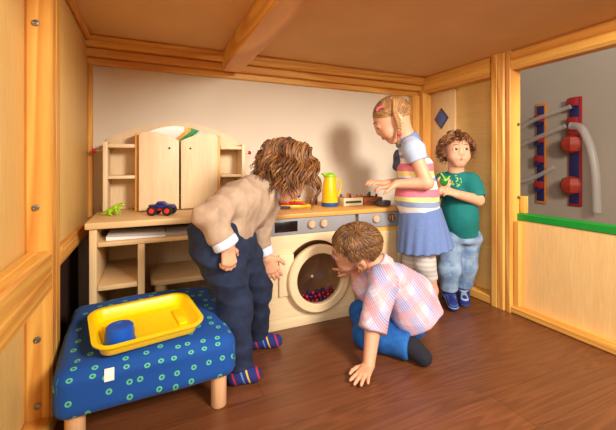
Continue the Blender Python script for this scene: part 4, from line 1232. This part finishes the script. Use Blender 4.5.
hp = grow(hc, hR, hs, 1100, allowC, lambda d, q: .055*q.uniform(.8, 1.3), .02, .5, (.0008, 30), .0020, 51, .007, combC, 1.02, nw=.05, hug=.9)
def braid(pts, rad, n):
    """three strands plaited along a path"""
    P = A(sm([tuple(p) for p in pts], 12)); m = len(P); out = []
    T_ = np.gradient(P, axis=0)
    for k in range(3):
        q = []
        for i in range(m):
            t = unit(T_[i]); u = unit(np.cross(t, bk)); w = np.cross(t, u); ph = 2*PI*(n*i/m+k/3)
            q.append(P[i]+u*rad*math.sin(ph)+w*rad*.55*math.sin(2*ph))
        out.append(A(q))
    return out
Lh = lambda *p: hc+hR @ (A(p)*hs)
bp, br_, bt = [], [], []
for q in (-1, 1):
    for path in braid([Lh(q*.052, -.046, .070), Lh(q*.069, -.036, .050), Lh(q*.081, -.018, .025), Lh(q*.088, -.006, -.012), Lh(q*.086, .004, -.045), Lh(q*.076, .018, -.070)-A((0, 0, .016)), Lh(q*.066, .028, -.085)-A((0, 0, .032))], .0072, 6.5):
        bp.append(path); br_.append(.0060); bt.append(.55)
hairC = hair_mat('blonde_hair', (108, 72, 40), (168, 122, 74), (220, 180, 124))
hair_obj('hair', [tubes_mesh('h', *hp), tubes_mesh('b', bp, br_, bt, 8), cap_mesh(hc, hR, hs, allowC, 1.03)], hairC, r)
pk = plain('pink_clip', (240, 110, 140), .4)
C = MB().tube([tuple(Lh(-.056, .046, .072)-A(ro)), tuple(Lh(-.064, .030, .076)-A(ro)), tuple(Lh(-.069, .012, .070)-A(ro))], .006, 8); C.build('hair_clip', pk, r)
for q in (-1, 1):
    MB().sphere(tuple(Lh(q*.079, .014, -.066)-A((0, 0, .010))-A(ro)), .0105, 14, 10).build('hair_tie', plain('red_hair_tie', (214, 60, 80), .5), r)

# ================================================================== toddler beside the girl
r = child('curly brown haired toddler in teal t-shirt and light jeans by the right wall', 1.36, 1.24); ro = r.location
pel, che, nek = A((1.4681, 1.3332, 0.3712)), A((1.4426, 1.3227, 0.5911)), A((1.4252, 1.3196, 0.6891))
shL, shR = A((1.4742, 1.2701, 0.6392)), A((1.4038, 1.3786, 0.6356))
elL, wrL = A((1.4765, 1.2307, 0.5471)), A((1.3257, 1.2274, 0.5825))
elR, wrR = A((1.2731, 1.3554, 0.549)), A((1.2639, 1.2663, 0.596))
hipL, knL, anL = A((1.5149, 1.3175, 0.3389)), A((1.5088, 1.3312, 0.19)), A((1.5189, 1.3596, 0.0639))
hipR, knR, anR = A((1.4168, 1.3508, 0.3411)), A((1.4004, 1.3418, 0.1797)), A((1.4121, 1.3529, 0.061))
hc, hs = A((1.4276, 1.3185, 0.7939)), .81
hR = frame((-.48, -.86, .06), (.03, .06, 1))
side = shL-shR
B = Field()
B.cone(pel, che, side, (.07, .06), (.068, .055), .03, .03); B.cap(shL, shR, .028, None, .03); B.cap(che, nek, .048, .036, .03)
B.chain([shL, elL, wrL], [.031, .028, .020]); B.chain([shR, elR, wrR], [.031, .028, .020])
B.chain([hipL, knL, anL], [.055, .040, .027]); B.chain([hipR, knR, anR], [.055, .040, .027])
toeL, toeR = anL+A((-.062, -.065, 0)), anR+A((-.05, -.075, 0)); toeL[2] = toeR[2] = .022
for a, t in ((anL, toeL), (anR, toeR)):
    B.cap(a, (a[0], a[1], .030), .027, .025); B.cap((a[0], a[1], .027), t, .025, .020)
add_head(B, hc, hR, hs, nek)
add_hand(B, wrL, A((1.2579, 1.2416, 0.6074))-A((1.3257, 1.2274, 0.5825)), (-.35, -.6, .70), 1, .95, (35, 45, 35), 4, .8)
add_hand(B, wrR, A((1.2742, 1.2452, 0.6162))-A((1.2639, 1.2663, 0.5864)), (-.55, -.75, .1), -1, .9, (35, 45, 35), 4, .8)
body = field_obj('body', B, .0024, skin, r, ro)
face_parts(hc, hR, hs, body, ro, unit(hR[:, 1]+hR[:, 0]*-.28+hR[:, 2]*.08), (58, 46, 44), (120, 84, 54), .005)
T = Field()
T.cone(pel+(pel-che)*.06, che, side, (.092, .084), (.080, .068), .03, .010); T.cap(che, nek+(che-nek)*.30, .062, .044, .03); T.cap(shL, shR, .040, None, .03)
T.ell(pel*.6+che*.4+A((-.015, -.02, 0)), (.080, .078, .09), None, .04)
for sh, el in ((shL, elL), (shR, elR)):
    T.cap(sh, sh+(el-sh)*.3, .042, .043, .02); T.cone(sh+(el-sh)*.1, sh+(el-sh)*.86, side, .043, .043, .02, .005)
teal = plain('teal_jersey', (2, 112, 112), .85, .06, 40)
def print_on(m, p, rad):
    N = m.node_tree.nodes; L = m.node_tree.links; b = N['Principled BSDF']
    src_ = b.inputs['Base Color'].links[0].from_socket
    tc = N.new('ShaderNodeTexCoord'); ds = N.new('ShaderNodeVectorMath'); ds.operation = 'DISTANCE'; ds.inputs[1].default_value = p
    L.new(tc.outputs['Object'], ds.inputs[0])
    lt = N.new('ShaderNodeMath'); lt.operation = 'LESS_THAN'; lt.inputs[1].default_value = rad; L.new(ds.outputs['Value'], lt.inputs[0])
    wv = N.new('ShaderNodeTexNoise'); wv.inputs['Scale'].default_value = 85; wv.inputs['Detail'].default_value = 0; L.new(tc.outputs['Object'], wv.inputs['Vector'])
    gt = N.new('ShaderNodeMath'); gt.operation = 'GREATER_THAN'; gt.inputs[1].default_value = .56; L.new(wv.outputs['Fac'], gt.inputs[0])
    mu = N.new('ShaderNodeMath'); mu.operation = 'MULTIPLY'; L.new(lt.outputs[0], mu.inputs[0]); L.new(gt.outputs[0], mu.inputs[1])
    x = N.new('ShaderNodeMix'); x.data_type = 'RGBA'; L.new(mu.outputs[0], x.inputs['Factor']); L.new(src_, x.inputs['A']); x.inputs['B'].default_value = lin((150, 205, 90))+(1,)
    L.new(x.outputs['Result'], b.inputs['Base Color'])
print_on(teal, tuple(A((1.3611, 1.2663, 0.6418))-A(ro)), .05)
shirt = field_obj('t_shirt', T, HC_, teal, r, ro, folds(.003, 61, 44))
J = Field()
J.cone(pel+A((0, 0, .03)), pel-A((0, 0, .05)), side, (.086, .080), (.088, .082), .03, .02)
for h_, k_, a2 in ((hipL, knL, anL), (hipR, knR, anR)):
    J.chain([h_, k_], [.062, .050], .02); J.cone(k_+(h_-k_)*.1, a2+(k_-a2)*.12, (1, 0, 0), .050, .045, .03, .006)
field_obj('jeans', J, HC_, denim('washed_light_denim', (96, 126, 168), (158, 182, 210)), r, ro, folds(.004, 65, 42, (1, 1, 1.5)))
sk = striped_sock('blue_striped_sock', (-.15, -.2, 1), .034, [(26, 40, 120), (26, 40, 120), (26, 40, 120), (150, 166, 190), (26, 40, 120), (60, 90, 160)])
for a, t in ((anL, toeL), (anR, toeR)):
    S = Field(); S.cap(a+A((0, 0, .022)), (a[0], a[1], .033), .033, .031); S.cap((a[0], a[1], .031), t+A((0, 0, .003)), .031, .026)
    field_obj('sock', S, .0028, sk, r, ro, cuts=[((0, 0, .0012), (0, 0, -1)), ((0, 0, a[2]+.025), (0, 0, 1))])
def allowD(d): return d[2] > (-.66 if d[1] < .05 else -.55+1.35*d[1]-.1*abs(d[0]))
def combD(d): return A((d[0]*.8, .35 if d[2] > .5 else -.05, -.25))
hp = grow(hc, hR, hs, 800, allowD, lambda d, q: q.uniform(.045, .075), .12, .7, (.011, 105), .0040, 71, .006, combD, 1.07, coh=.75)
hairD = hair_mat('curly_brown_hair', (66, 38, 22), (126, 80, 48), (190, 134, 86))
hair_obj('hair', [tubes_mesh('h', *hp), cap_mesh(hc, hR, hs, allowD, 1.05)], hairD, r)
# ------------------------------------------------------------------ the toddler's green toy
o = None
r = thing('plastic_toy', 'small green plastic toy held in both hands by the toddler', 'toy', (1.2316, 1.2096, 0.6472))
g = plain('leaf_green_plastic', (24, 120, 40), .4, .1)
f = Field(); f.ell((0, 0, 0), (.020, .017, .024), None, .01); f.cap((0, 0, .010), (-.022, -.006, .034), .010, .006, .008); f.cap((0, 0, 0), (.026, -.006, .024), .008, .004, .008)
P, F = f.mesh(.0022); link('body', np_mesh('toy', P, F), g, r)
f = Field()
for i, (x, y, z) in enumerate(((-.03, -.012, .035), (.022, -.014, .022), (-.014, -.016, .004))): f.cap((0, -.012, .004), (x, y, z), .0045, .0028, .004)
P, F = f.mesh(.0018); link('wings', np_mesh('wings', P, F), plain('lime_toy', (150, 200, 90), .4), r)

# ------------------------------------------------------------------ camera and light
cam = bpy.data.cameras.new('camera'); co = bpy.data.objects.new('camera', cam); COL.objects.link(co)
cam.sensor_fit = 'HORIZONTAL'; cam.sensor_width = 36; cam.lens = 36*350/616
cam.shift_y = -52/616; cam.shift_x = 0; cam.clip_start = .02
co.location = (0, 0, .73); co.rotation_euler = (PI/2, 0, -math.atan2(.411, .911))
SC.camera = co

def area(name, loc, target, size, power, rgb, sy=None):
    l = bpy.data.lights.new(name, 'AREA'); l.energy = power; l.size = size; l.color = rgb
    if sy: l.shape = 'RECTANGLE'; l.size_y = sy
    o = bpy.data.objects.new(name, l); COL.objects.link(o); o.location = loc
    o.rotation_euler = (Vector(target)-Vector(loc)).to_track_quat('-Z', 'Y').to_euler()
    return o
area('key_lamp', (.98, -.75, 1.45), (.8, 1.5, .45), .48, 58, (1, .925, .79))
area('left_fill', (-.9, -1.0, 1.5), (1.0, 1.3, .45), 1.2, 42, (1, .925, .80))  # added fill from the left for the right half wall, no known lamp
area('far_wall_fill', (2.2, .2, 2.3), (2.6, 1.4, .6), .8, 9, (1, .93, .84))  # unseen fill added to brighten the far grey wall
area('front_wall_fill', (.4, -1.9, 2.3), (.4, -3.0, 1.0), .6, 40, (1, .95, .88))  # added light that whitens the front wall reflected in the mirror
w = bpy.data.worlds.new('world'); SC.world = w; w.use_nodes = True
bg = w.node_tree.nodes['Background']; bg.inputs['Color'].default_value = (1, .90, .74, 1); bg.inputs['Strength'].default_value = .13
SC.view_settings.view_transform = 'Standard'; SC.view_settings.look = 'None'; SC.view_settings.gamma = 1; SC.view_settings.use_curve_mapping = False
SC.view_settings.exposure = 0.24
SC.cycles.max_bounces = 8; SC.cycles.caustics_reflective = False; SC.cycles.caustics_refractive = False
